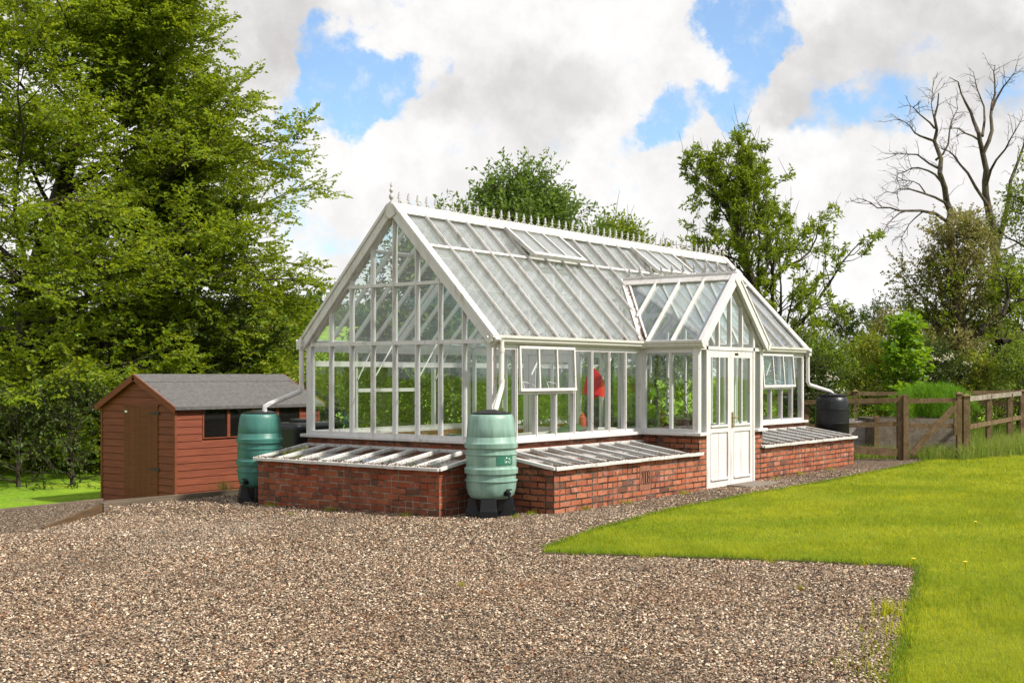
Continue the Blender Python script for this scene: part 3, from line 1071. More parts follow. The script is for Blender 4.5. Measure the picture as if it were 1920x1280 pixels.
FX = -.90
grp = 'brick cold frames round the greenhouse'
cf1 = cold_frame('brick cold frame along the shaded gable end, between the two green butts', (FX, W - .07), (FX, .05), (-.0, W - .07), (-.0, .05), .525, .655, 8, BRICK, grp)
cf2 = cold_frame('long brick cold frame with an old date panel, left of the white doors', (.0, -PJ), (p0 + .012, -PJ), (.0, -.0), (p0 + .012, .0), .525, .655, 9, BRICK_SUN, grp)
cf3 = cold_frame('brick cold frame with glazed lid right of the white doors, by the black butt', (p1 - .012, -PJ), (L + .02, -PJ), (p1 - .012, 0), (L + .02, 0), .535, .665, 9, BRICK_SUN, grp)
# date panel of the long cold frame
TERRA = m_plain('terracotta_panel', (.24, .10, .055), .9, .3, 18, .5, 70)
GROOVE_SHADE = m_plain('terracotta_groove_shade', (.07, .025, .014), .95, .2, 20, .3, 70)  # dark colour paints the shade of engraving onto raised digits
dxc = 1.985
MB().box(dxc - .125, -PJ - .008, .145, dxc + .125, -PJ + .02, .455).build('date_panel', TERRA, cf2, bevel=.004)
dpn = bpy.data.objects['date_panel']
lo = MB()


def digit(mb, x, kind):
    y = -PJ - .0095
    w, h, z0 = .021, .165, .225
    if kind == '0':
        pts = [(x + w * math.cos(a) * 1.0, y, z0 + h / 2 + (h / 2 - w) * (1 if math.sin(a) > 0 else -1) + w * math.sin(a)) for a in np.linspace(.001, 2 * pi - .001, 17)]
        mb.tube(pts + [pts[0]], .0055, 5)
    elif kind == '8':
        for zc, hh in ((z0 + h * .74, h * .26), (z0 + h * .25, h * .27)):
            pts = [(x + w * math.cos(a), y, zc + hh * math.sin(a)) for a in np.linspace(0, 2 * pi, 17)]
            mb.tube(pts, .0055, 5)
    else:
        pts = [(x - w, y, z0 + h * .75)] + [(x + w * math.cos(a), y, z0 + h * .78 + w * 1.5 * math.sin(a)) for a in np.linspace(pi, -.4, 10)]
        pts += [(x - w, y, z0 + .01), (x + w, y, z0 + .005)]
        mb.tube(pts, .0055, 5)


for x, kd in zip((-.085, -.03, .027, .083), '2008'): digit(lo, dxc + x, kd)
lo.build('digits', GROOVE_SHADE, dpn)

# ------------------------------------------------------------------ water butts


def m_butt(name, col, fade):
    m, t = mat(name)
    co = t.co()
    sp = t.n('ShaderNodeSeparateXYZ', {0: co}, None)
    st = t.noise(t.n('ShaderNodeMapping', {'Vector': co, 'Scale': (9, 9, 1.2)}), 1.0, 5, .6)
    c = t.mix(t.math('MULTIPLY', t.smooth(st, .35, .7), fade), col, tuple(min(1, a * 1.5 + .06) for a in col))
    c = t.mix(t.math('MULTIPLY', t.smooth(t.noise(t.n('ShaderNodeMapping', {'Vector': co, 'Scale': (22, 22, 1.5)}), 1, 4, .6), .58, .8), .35), c, (.05, .09, .08))
    t.out(t.bsdf(c, .42, t.bump(t.noise(co, 70, 3, .6), .08, .004), .45))
    return m


BUTT_A = m_butt('faded_green_plastic', (.16, .265, .21), .65)
BUTT_B = m_butt('teal_green_plastic', (.032, .14, .110), .3)
LABEL = m_plain('dark_green_label', (.02, .14, .085), .5, .15, 10, .05)
PALE = m_plain('pale_print', (.75, .78, .72), .6, .05, 10, .05)


def water_butt(loc, label, m, sticker, rz):
    o = thing('water_butt', loc, label, 'water butt', 'water butts fed by the greenhouse downpipes')
    x, y, z = loc
    z0 = .20
    pr = [(.19, 0), (.235, .012), (.265, .05), (.283, .12), (.29, .20), (.303, .204), (.303, .216), (.284, .219), (.281, .285), (.305, .290), (.309, .345), (.298, .350),
          (.288, .362), (.286, .378), (.29, .39), (.289, .50), (.300, .504), (.300, .516), (.283, .521), (.281, .575), (.304, .580), (.308, .632), (.297, .637), (.286, .648),
          (.284, .70), (.280, .705), (.284, .712), (.277, .80), (.262, .90), (.248, .945), (.236, .958)]
    MB().lathe((x, y, z + z0), pr, 40).build('barrel', m, o, smooth=True, uv=False, sharp=50)
    lid = [(.226, .955), (.228, .972), (.215, .978), (.20, .975), (.16, .99), (.10, 1.005), (.04, 1.012), (.0, 1.012)]
    MB().lathe((x, y, z + z0), [(max(r, .001), h) for r, h in lid], 32).build('lid', BLACKM, o, smooth=True)
    # stand with four splayed feet
    s = MB()
    for k in range(4):
        a = rz + pi / 4 + k * pi / 2
        ca, sa = math.cos(a), math.sin(a)
        q = lambda r, t, h: (x + ca * r - sa * t, y + sa * r + ca * t, z + h)
        v = [q(.10, -.10, -.05), q(.285, -.10, -.05), q(.285, .10, -.05), q(.10, .10, -.05), q(.285, -.10, .08), q(.285, .10, .08),
             q(.10, -.09, z0 + .01), q(.25, -.085, z0 + .01), q(.25, .085, z0 + .01), q(.10, .09, z0 + .01), q(.270, -.095, .088), q(.270, .095, .088)]
        s.add(v, [(0, 3, 2, 1), (1, 2, 5, 4), (4, 5, 11, 10), (10, 11, 8, 7), (6, 7, 8, 9), (0, 6, 9, 3), (0, 1, 4, 10, 7, 6), (2, 3, 9, 8, 11, 5)])
    s.lathe((x, y, z), [(.12, .03), (.17, .06), (.2, z0 + .004)], 20)
    s.build('stand', BLACKM, o, bevel=.006)
    a = rz
    ca, sa = math.cos(a), math.sin(a)
    q = lambda r, t, h: np.array((x + ca * r - sa * t, y + sa * r + ca * t, z + h))
    tp = MB().tube([q(.255, 0, z0 + .075), q(.34, 0, z0 + .075)], .02, 10).tube([q(.27, 0, z0 + .075), q(.285, 0, z0 + .075)], .035, 10)
    tp.tube([q(.325, 0, z0 + .08), q(.325, 0, z0 + .02)], .013, 8).tube([q(.325, 0, z0 + .075), q(.325, 0, z0 + .115)], .008, 6).bar(q(.325, -.035, z0 + .12), q(.325, .035, z0 + .12), .016, .014)
    tp.build('tap', BLACKM, o, smooth=True)
    if sticker:
        b = MB(); w = MB()
        rr = .2935
        a0, a1 = rz - R(26), rz + R(16)
        nseg = 8
        for k in range(nseg):
            t0, t1 = a0 + (a1 - a0) * k / nseg, a0 + (a1 - a0) * (k + 1) / nseg
            pt = lambda t, h, r=rr: (x + math.cos(t) * r, y + math.sin(t) * r, z + z0 + h)
            b.prism([pt(t0, .395), pt(t1, .395), pt(t1, .498), pt(t0, .498)], (math.cos((t0 + t1) / 2), math.sin((t0 + t1) / 2), 0), .002)
        lb = b.build('sticker', LABEL, o)
        rg = random.Random(5)
        for k in range(16):
            t = a0 + (a1 - a0) * (.45 + .42 * rg.random()); h = .41 + .06 * rg.random()
            dt, dh = .012 + .03 * rg.random(), .006 + .014 * rg.random()
            pt = lambda t, h, r=rr + .0025: (x + math.cos(t) * r, y + math.sin(t) * r, z + z0 + h)
            w.prism([pt(t, h), pt(t + dt, h + .004), pt(t + dt * .8, h + dh), pt(t + .004, h + dh * .8)], (math.cos(t), math.sin(t), 0), .0015)
        w.build('worn_print', PALE, lb)
    return o


def face_cam(p, off=0.0):
    return math.atan2(CY - p[1], CX - p[0]) + off


b1 = P(921, 900, 13.9); b1[2] = float(hyard(b1[0], b1[1]))
water_butt(tuple(b1), 'faded pale green water butt on a black stand at the near corner of the greenhouse', BUTT_A, True, face_cam(b1, R(38)))
b2 = P(487, 900, 16.1); b2[2] = -.06
water_butt(tuple(b2), 'darker teal green water butt beside the red shed', BUTT_B, False, face_cam(b2, R(-38)))
# black butt
bk = thing('water_butt', (bb[0], bb[1], .06), 'black water butt at the far right end of the greenhouse', 'water butt', 'water butts fed by the greenhouse downpipes')
pr = [(.24, .0), (.27, .03), (.285, .12), (.292, .30), (.302, .31), (.302, .325), (.294, .33), (.298, .60), (.306, .61), (.306, .625), (.297, .63), (.295, .85), (.303, .855), (.303, .87), (.293, .875), (.285, 1.0), (.262, 1.07), (.24, 1.09)]
MB().lathe((bb[0], bb[1], .14), pr, 40).build('barrel', BLACKM, bk, smooth=True, sharp=50)
MB().lathe((bb[0], bb[1], .14), [(.245, 1.085), (.25, 1.10), (.25, 1.125), (.235, 1.13), (.10, 1.135), (.09, 1.15), (.001, 1.15)], 32).bar((bb[0] - .2, bb[1], 1.275), (bb[0] + .2, bb[1], 1.275), .05, .03).build('lid', BLACKM, bk, smooth=True)
MB().box(bb[0] - .3, bb[1] - .3, -.1, bb[0] + .3, bb[1] + .3, .14).build('stand', BLACKM, bk, bevel=.02)
RINGM = m_plain('dull_plastic_port', (.03, .03, .032), .5)
MB().tube([np.array((bb[0], bb[1], 1.16)) + .285 * np.array((math.cos(face_cam(bb)), math.sin(face_cam(bb)), 0)), np.array((bb[0], bb[1], 1.16)) + .31 * np.array((math.cos(face_cam(bb)), math.sin(face_cam(bb)), 0))], .025, 14).build('overflow_port', RINGM, bk)

# ------------------------------------------------------------------ shed


def m_wood(name, col, grain=1.0, var=.25, rough=.65):
    m, t = mat(name)
    uv = t.co()
    gm = t.n('ShaderNodeMapping', {'Vector': uv, 'Scale': (1.3, 1.3, 22)})
    n = t.noise(gm, 2.0, 6, .65, 0, .4)
    isl = t.n('ShaderNodeNewGeometry', None, 'Random Per Island')
    c = t.mix(t.smooth(n, .3, .75), tuple(a * (1 - var) for a in col), tuple(min(1, a * (1 + var)) for a in col))
    c = t.mix(t.math('MULTIPLY', isl, .35), c, tuple(a * .6 for a in col))
    kn = t.n('ShaderNodeTexVoronoi', {'Vector': t.n('ShaderNodeMapping', {'Vector': uv, 'Scale': (3, 3, 9)}), 'Scale': 1.0})
    c = t.mix(t.math('MULTIPLY', t.smooth(t.math('SUBTRACT', 1.0, kn), .90, .95), .6), c, tuple(a * .35 for a in col))
    t.out(t.bsdf(c, rough, t.bump(n, .3 * grain, .004), .3))
    return m


SHEDW = m_wood('red_brown_cladding', (.195, .050, .024))
SHEDD = m_wood('brown_door_boards', (.155, .042, .015))
TRIM = m_wood('red_brown_trim', (.20, .052, .022))
FELT = m_plain('mineral_felt', (.10, .094, .089), .95, .35, 16, .7, 200)
IRON = m_plain('dark_iron', (.02, .018, .016), .6, .2, 20, .1)

K = P(326, 762.3, 18.5)
SX, SYy = float(K[0]), float(K[1])
SLn, SWd = 3.10, 2.0
ez, rz_ = 1.127, 1.61
base = -.42
sh = thing('garden_shed', (SX + SLn / 2, SYy + SWd / 2, base), 'red brown timber garden shed with a grey felt roof and dark windows', 'shed')
ov = .06
wx0, wx1, wy0, wy1 = SX + .07, SX + SLn - .07, SYy + ov, SYy + SWd - ov
yrg = SYy + SWd / 2
BH = .112


def clad(mb, a, c, z0, z1, n, top=None, gaps=()):
    """shiplap boards between plan points a and c; top(t) gives the roof line; gaps = (t0,t1,z0,z1) openings"""
    a, c, n = np.array([*a, 0.]), np.array([*c, 0.]), np.array([*n, 0.])
    ln = np.linalg.norm(c - a); d = (c - a) / ln
    z = z0
    while z < z1 - .01:
        zt = min(z + BH, z1)
        cuts = [(0, ln)]
        for g0, g1, gz0, gz1 in gaps:
            if zt > gz0 + .02 and z < gz1 - .02:
                nc = []
                for u, w in cuts:
                    if g0 > u: nc.append((u, min(w, g0)))
                    if g1 < w: nc.append((max(u, g1), w))
                cuts = nc
        for u, w in cuts:
            u2, w2 = u, w
            if top is not None:
                uu = [s for s in np.linspace(u, w, 161) if top(s) > z + 1.0 * BH - .01]
                if not uu: continue
                u2, w2 = uu[0], uu[-1]
            if w2 - u2 < .02: continue
            q = lambda s, o, h: a + d * s + n * o + np.array([0, 0, h])
            v = [q(u2, .0, z), q(w2, .0, z), q(w2, .018, z + .003), q(u2, .018, z + .003), q(u2, .0, zt), q(w2, .0, zt), q(w2, .009, zt - .008), q(u2, .009, zt - .008)]
            mb.add(v, [(0, 3, 2, 1), (4, 5, 6, 7), (3, 7, 6, 2), (0, 1, 5, 4), (0, 4, 7, 3), (1, 2, 6, 5)])
        z += BH


ssl = (rz_ - ez) / (SWd / 2)
dy0, dy1 = wy0 + .40, wy0 + 1.27       # door opening (along y from the near corner)
wn0, wn1, wz0, wz1 = .50, 2.55, .62, 1.10
b = MB()
b.box(wx0 + .002, wy0 + .002, base - .2, wx1 - .002, wy1 - .002, base + .08)
clad(b, (wx0, wy0), (wx1, wy0), base, ez + .04, (0, -1), None, ((wn0, wn1, wz0, wz1),))
clad(b, (wx0, wy0), (wx0, wy1), base, rz_, (-1, 0), lambda s: ez + .02 + ssl * (min(s + ov, SWd - ov - s)), ((dy0 - wy0, dy1 - wy0, base, 1.13),))
clad(b, (wx1, wy0), (wx1, wy1), base, rz_, (1, 0), lambda s: ez + .02 + ssl * (min(s + ov, SWd - ov - s)))
clad(b, (wx0, wy1), (wx1, wy1), base, ez + .04, (0, 1))
# inner lining so that nobody sees through the joints
for q in (wy0 + .012, wy1 - .012):
    if q < yrg:
        b.box(wx0, q - .006, base, wx0 + wn0, q + .006, ez + .02); b.box(wx0 + wn1, q - .006, base, wx1, q + .006, ez + .02)
        b.box(wx0 + wn0, q - .006, base, wx0 + wn1, q + .006, wz0)
    else:
        b.box(wx0, q - .006, base, wx1, q + .006, ez + .02)
for q in (wx0 + .002, wx1 - .002):
    b.prism([(q, wy0 + .02, base), (q, wy1 - .02, base), (q, wy1 - .02, ez + .02), (q, yrg, rz_ - .03), (q, wy0 + .02, ez + .02)], (1, 0, 0), .008)
b.build('wall', SHEDW, sh)
b = MB()
for x, y in ((wx0 - .024, wy0 - .024), (wx1 - .02, wy0 - .024), (wx0 - .024, wy1 - .02), (wx1 - .02, wy1 - .02)):
    b.box(x, y, base, x + .044, y + .044, ez + .02)
b.build('corner_trim', TRIM, sh)
b = MB()
for s in (-1, 1):
    b.prism([(SX, yrg, rz_), (SX + SLn, yrg, rz_), (SX + SLn, yrg + s * (SWd / 2 + .03), ez - .014), (SX, yrg + s * (SWd / 2 + .03), ez - .014)], (0, s * ssl, 1), .022)
    b.prism([(SX + .0, yrg + s * (SWd / 2 + .035), ez - .0), (SX + SLn, yrg + s * (SWd / 2 + .035), ez - .0), (SX + SLn, yrg + s * (SWd / 2 + .035), ez - .05), (SX, yrg + s * (SWd / 2 + .035), ez - .05)], (0, s, 0), .008)
    # felt lap under the ridge capping
    b.prism([(SX - .002, yrg, rz_ + .016), (SX + SLn + .002, yrg, rz_ + .016), (SX + SLn + .002, yrg + s * .25, rz_ + .016 - ssl * .25), (SX - .002, yrg + s * .25, rz_ + .016 - ssl * .25)], (0, s * ssl, 1), .006)
b.build('felt_roof', FELT, sh)
for x in (SX - .012, SX + SLn + .012):
    for s in (-1, 1):
        nn = nrmz((0, s * ssl, 1))
        MB().bar(np.array((x, yrg + s * .0, rz_ + .0)) - nn * .03, np.array((x, yrg + s * (SWd / 2 + .045), ez - .022)) - nn * .03, .022, .095, nn).build('barge_board', TRIM, sh)
dr = MB()
for k in range(6):
    w = (dy1 - dy0) / 6
    dr.box(wx0 - .026, dy0 + k * w + .0015, base + .03, wx0 + .0, dy0 + (k + 1) * w - .0015, 1.12)
dr.box(wx0 - .020, dy0, base + .02, wx0 - .004, dy1, 1.125)
dro = dr.build('shed_door', SHEDD, sh)
for z in (1.02, .15):
    MB().prism([(wx0 - .031, dy0 - .04, z - .022), (wx0 - .031, dy0 - .04, z + .022), (wx0 - .031, dy0 + .24, z + .009), (wx0 - .031, dy0 + .24, z - .009)], (1, 0, 0), .006).build('hinge', IRON, dro)
MB().box(wx0 - .034, dy1 - .09, 1.02, wx0 - .026, dy1 - .03, 1.05).build('latch', PALE, dro)
MB().box(wx0 - .03, dy0 - .012, 1.122, wx0 - .0, dy1 + .012, 1.15).build('door_head', SHEDW, sh)
nW = 4
for k in range(nW):
    xa, xb = wx0 + wn0 + (wn1 - wn0) * k / nW, wx0 + wn0 + (wn1 - wn0) * (k + 1) / nW
    f = MB()
    f.box(xa, wy0 - .024, wz0, xa + .028, wy0 + .02, wz1); f.box(xb - .028, wy0 - .024, wz0, xb, wy0 + .02, wz1)
    f.box(xa + .028, wy0 - .022, wz0 - .004, xb - .028, wy0 + .02, wz0 + .012); f.box(xa + .028, wy0 - .02, wz1 - .02, xb - .028, wy0 + .02, wz1)
    fo = f.build('window', TRIM, sh)
    g = MB(); pane(g, [(xa + .025, wy0, wz0 + .012), (xb - .025, wy0, wz0 + .012), (xb - .025, wy0, wz1 - .018), (xa + .025, wy0, wz1 - .018)], (0, -1, 0))
    g.build('pane', DARKGLASS, fo, uv=False)

# black tank between shed and greenhouse
tk = P(568, 787, 18.4)
tko = thing('storage_tank', (tk[0], tk[1], -.4), 'low black plastic tank standing between shed and greenhouse', 'tank')
o = MB().box(tk[0] - .42, tk[1] - .32, -.4, tk[0] + .42, tk[1] + .32, .90).build('tank_body', BLACKM, tko, bevel=.09)
o.modifiers['bevel'].segments = 4
MB().lathe((tk[0] - .1, tk[1], .90), [(.13, -.01), (.13, .04), (.10, .055), (.001, .06)], 20).build('tank_cap', BLACKM, tko, smooth=True)
#@@PART2
# ------------------------------------------------------------------ the ground
E1, E2 = G(0, 966), G(450, 926)
ed = nrmz((E2 - E1) * (1, 1, 0)); en = np.array([-ed[1], ed[0], 0.])
if en @ np.array([0, 1, 0]) < 0: en = -en


def sedge(x, y):
    return (x - E1[0]) * en[0] + (y - E1[1]) * en[1]


def sstep(v, a, b):
    t = np.clip((v - a) / (b - a), 0, 1)
    return t * t * (3 - 2 * t)


def zground(x, y):
    x, y = np.asarray(x, float), np.asarray(y, float)
    dep = (x - CX) * cY + (y - CY) * sY
    lat = (x - CX) * sY - (y - CY) * cY
    r = np.hypot(x - CX, y - CY)
    z = hyard(x, y) - .06 - .30 * sstep(sedge(x, y), .05, .9) * (1 - .6 * sstep(x, 6, 14))
    ang = lat / np.maximum(dep, 1.0)
    left = 1 - sstep(ang, -.10, .12)
    z = z + 9.0 * sstep(r, 40, 210) * left * (dep > 0) + .9 * sstep(r, 60, 220)
    return z


def m_ground():
    m, t = mat('rough_grass_ground')
    co = t.co()
    a = t.noise(co, .5, 5, .6); b = t.noise(co, 9, 6, .7)
    c = t.mix(t.smooth(b, .3, .7), (.09, .19, .014), (.22, .34, .022))
    c = t.mix(t.smooth(a, .45, .7), c, (.26, .36, .03))
    so = t.smooth(t.noise(co, 1.7, 4, .6), .60, .72)
    c = t.mix(t.math('MULTIPLY', so, .5), c, (.17, .12, .075))
    t.out(t.bsdf(c, .95, t.bump(b, .8, .05), .1))
    return m


GM = m_ground()
rr = np.concatenate([[0], np.geomspace(.6, 900, 95)]); na = 160
aa = np.linspace(0, 2 * pi, na, endpoint=False)
gx = 2 + rr[:, None] * np.cos(aa); gy = 2 + rr[:, None] * np.sin(aa)
V = np.stack([gx, gy, zground(gx, gy)], -1).reshape(-1, 3)
ii = np.arange(len(rr) - 1)[:, None] * na; jj = np.arange(na)
Q = np.stack([ii + jj, ii + na + jj, ii + na + (jj + 1) % na, ii + (jj + 1) % na], -1).reshape(-1, 4)
tag(link_mesh('ground', V, Q.ravel(), np.full(len(Q), 4), GM, None, True), kind='structure')


def m_gravel(name='gravel', sc=62, dark=1.0):
    m, t = mat(name)
    co = t.co()
    w = t.vec('ADD', co, t.vec('SCALE', t.noise(co, 40, 2, .5, 1), .008))
    cs = t.n('ShaderNodeMapping', {'Vector': w, 'Scale': (sc, sc, 4)})
    nd = t.n('ShaderNodeTexVoronoi', {'Vector': cs, 'Scale': 1.0}, None)
    nd2 = t.n('ShaderNodeTexVoronoi', {'Vector': cs, 'Scale': 1.0}, None, feature='DISTANCE_TO_EDGE')
    rnd = t.n('ShaderNodeSeparateColor', {0: nd.outputs['Color']}, None)
    c = t.ramp(rnd.outputs[0], STONE_RAMP)
    big = t.noise(co, .7, 5, .6)
    c = t.mix(t.math('MULTIPLY', t.smooth(big, .50, .72), .40), c, (.20, .105, .05))
    c = t.mix(t.math('MULTIPLY', t.smooth(t.noise(co, 2.6, 6, .7), .60, .72), .55), c, (.27, .11, .04))
    ms = t.math('MULTIPLY', t.smooth(t.noise(co, 1.9, 5, .65), .63, .75), .45)
    c = t.mix(ms, c, (.12, .10, .02))
    gap = t.smooth(nd2.outputs[0], .02, .16)
    c = t.mix(gap, (.035 * dark, .024 * dark, .016 * dark), c)
    t.out(t.bsdf(c, .85, t.bump(t.math('ADD', gap, t.math('MULTIPLY', rnd.outputs[1], .8)), 1.0, .012), .25))
    return m


STONE_RAMP = [(0, (.018, .012, .008)), (.24, (.065, .044, .028)), (.38, (.19, .115, .064)), (.54, (.36, .235, .135)), (.70, (.22, .17, .127)), (.84, (.53, .42, .29)), (.93, (.78, .65, .49)), (1.0, (.26, .08, .03))]
GRAVEL = m_gravel()
na_, nb_ = 60, 60
A = np.linspace(-34, 17.5, na_); B_ = np.linspace(-34, -.03, nb_)
AA, BB = np.meshgrid(A, B_, indexing='ij')
X_ = E1[0] + ed[0] * AA + en[0] * BB; Y_ = E1[1] + ed[1] * AA + en[1] * BB
V = np.stack([X_, Y_, hyard(X_, Y_)], -1).reshape(-1, 3)
ii = np.arange(na_ - 1)[:, None] * nb_; jj = np.arange(nb_ - 1)
Q = np.stack([ii + jj, ii + nb_ + jj, ii + nb_ + jj + 1, ii + jj + 1], -1).reshape(-1, 4)
tag(link_mesh('gravel_yard', V, Q.ravel(), np.full(len(Q), 4), GRAVEL), kind='structure')

# raised corner of gravel at the far left with its timber step
TIMBER = m_wood('weathered_timber', (.11, .065, .03), 1.5, .35, .85)
TIMBER_GREY = m_wood('grey_timber', (.16, .12, .085), 1.5, .35, .85)
sA, sB = G(80, 992), G(190, 962)
sBt = sB + (0, 0, .105)
ptA2, ptD, ptC = G(-260, 1040), G(-260, 992), G(192, 946)
bank = [ptA2, sA + (0, 0, .003), sBt - (0, 0, .012), ptC + (0, 0, .075), ptD + (0, 0, .06)]
tag(link_mesh('gravel_bank', bank, [0, 1, 2, 3, 4], [5], GRAVEL), kind='structure')
o = MB().bar(sA + (0, 0, -.09), sBt + (0, 0, -.10), .035, .22).build('step_board', TIMBER)
tag(o, 'short timber step board sloping into the gravel at the far left', 'board')
o = MB().box(sB[0] + .02, sB[1] - .02, -.3, sB[0] + .10, sB[1] + .08, sBt[2] + .02).build('timber_peg', TIMBER_GREY, bevel=.005)
tag(o, 'stub of a timber peg where step board and edging board meet', 'post')
e0, e1 = G(-330, 1003), G(192, 947)
o = MB().bar(e0 + (0, 0, -.03), e1 + (0, 0, -.03), .04, .24).build('edging_board', TIMBER_GREY)
tag(o, 'timber edging board between gravel and grass left of the red shed', 'edging', 'timber edging boards of the gravel yard')
f1, f2 = e1 + ed * .02, E2 + ed * 3.2
f1 = np.array([f1[0], f1[1], hyard(*f1[:2]) - .06]); f2 = np.array([f2[0], f2[1], hyard(*f2[:2]) - .06])
o = MB().bar(f1, f2, .04, .24).build('edging_board', TIMBER_GREY)
tag(o, 'long timber edging board between the gravel and the foot of the red shed', 'edging', 'timber edging boards of the gravel yard')

# lawn ---------------------------------------------------------------------
LD = .016
low = [G(u, v) for u, v in ((1018, 1037), (1250, 1044), (1480, 1052), (1727, 1063), (1717, 1130), (1700, 1195), (1678, 1280), (1652, 1400), (1600, 1700))]
top = [G(u, v) for u, v in ((1024, 1029), (1130, 992), (1260, 957), (1400, 930), (1560, 903), (1690, 876), (1790, 856), (1920, 836), (2100, 818))]
far = [P(2700, 800, 30), P(3400, 900, 20), P(4200, 1400, 4.2)]
jr = np.random.default_rng(44)


def ragged(pts_, amp, step=.16):
    o_ = [pts_[0]]
    for a_, c_ in zip(pts_[:-1], pts_[1:]):
        n_ = max(1, int(np.linalg.norm((c_ - a_)[:2]) / step)); nn_ = nrmz(np.cross(c_ - a_, (0, 0, 1)))
        for k_ in range(1, n_ + 1):
            o_.append(a_ + (c_ - a_) * k_ / n_ + nn_ * (jr.normal(0, amp) if k_ < n_ else 0))
    return o_


low_line, top_line = low, top
low = low[:5] + ragged(low[4:], .045)[1:]
top = ragged(top, .03)
poly = low + [np.array([p[0], p[1], 0]) for p in far[::-1]] + top[::-1]
LP = np.array([(p[0], p[1]) for p in poly])


def zl(x, y):
    return hyard(x, y) + LD


def inpoly(x, y, pl):
    x, y = np.asarray(x), np.asarray(y)
    c = np.zeros(x.shape, bool); n = len(pl)
    for i in range(n):
        (xa, ya), (xb, yb) = pl[i], pl[i - 1]
        t = ((ya > y) != (yb > y)) & (x < (xb - xa) * (y - ya) / (yb - ya + 1e-12) + xa)
        c ^= t
    return c


def m_lawn():
    m, t = mat('mown_lawn')
    co = t.co()
    a = t.noise(co, .8, 5, .6); b = t.noise(co, 30, 6, .75)
    c = t.mix(t.smooth(b, .3, .7), (.10, .165, .008), (.22, .28, .012))
    c = t.mix(t.smooth(a, .4, .7), c, t.mix(.5, c, (.28, .29, .02)))
    t.out(t.bsdf(c, .95, t.bump(b, 1.0, .03), .1))
    return m


LAWNM = m_lawn()
import bmesh
bm = bmesh.new()
vt = [bm.verts.new((x, y, zl(x, y))) for x, y in LP]
f = bm.faces.new(vt)
if f.normal.z < 0: f.normal_flip()
r_ = bmesh.ops.extrude_face_region(bm, geom=[f])
for e in r_['geom']:
    if isinstance(e, bmesh.types.BMVert): e.co.z -= .12
bmesh.ops.recalc_face_normals(bm, faces=bm.faces)
bmesh.ops.triangulate(bm, faces=bm.faces)
me = bpy.data.meshes.new('lawn'); bm.to_mesh(me); bm.free(); me.materials.append(LAWNM)
lawn = bpy.data.objects.new('lawn', me); COL.objects.link(lawn); tag(lawn, kind='structure')
# edging strips of the lawn
ew = MB()
pts = [low[0] + (-.02, 0, 0)] + low[1:4]
for a, c in zip(pts[:-1], pts[1:]): ew.bar(a + (0, 0, -.01) - nrmz(np.cross(c - a, (0, 0, 1))) * -.012, c + (0, 0, -.01) - nrmz(np.cross(c - a, (0, 0, 1))) * -.012, .016, .05)
tag(ew.build('lawn_edging', TIMBER_GREY), 'thin timber edging along the near side of the lawn tip', 'edging', 'thin timber edgings of the lawn')
ew = MB().bar(low[3] + (0, 0, -.028), low[4] + (0, 0, -.028), .02, .09).bar(low[4] + (0, 0, -.03), low[5] + (0, 0, -.045), .02, .08)
tag(ew.build('lawn_edging', TIMBER_GREY), 'short pale timber edging where the lawn turns towards the viewer', 'edging', 'thin timber edgings of the lawn')
# slab at the doors
sl = G(1395, 921)
SLAB = m_plain('stone_slab', (.17, .14, .11), .9, .3, 5, .4, 40)
tag(MB().box(p0 + .75, -PJ - .42, -.1, p0 + 1.65, -PJ - .03, float(hyard(p0 + 1, -1)) + .022).build('stone_slab', SLAB, bevel=.01), 'flat stone slab in the gravel in front of the white doors', 'slab')


# ---- scattered things

def camspace(x, y):
    return (x - CX) * cY + (y - CY) * sY, (x - CX) * sY - (y - CY) * cY


def scatter(n, d0, d1, rng, marg=.5, power=1.0):
    dep = d0 + (d1 - d0) * rng.random(n)
    wmax = .4207 * d1 + marg
    lat = (rng.random(n) * 2 - 1) * wmax
    k = np.abs(lat) < .4207 * dep + marg
    dep, lat = dep[k], lat[k]
    return CX + dep * cY + lat * sY, CY + dep * sY - lat * cY


def blocked(x, y):
    k = (x > FX - .0) & (x < .0) & (y > .05) & (y < W - .07)
    k |= (x > 0) & (x < L + .02) & (y > -PJ) & (y < W)
    k |= sedge(x, y) > -.03
    k |= inpoly(x, y, [tuple(p[:2]) for p in bank])
    return k


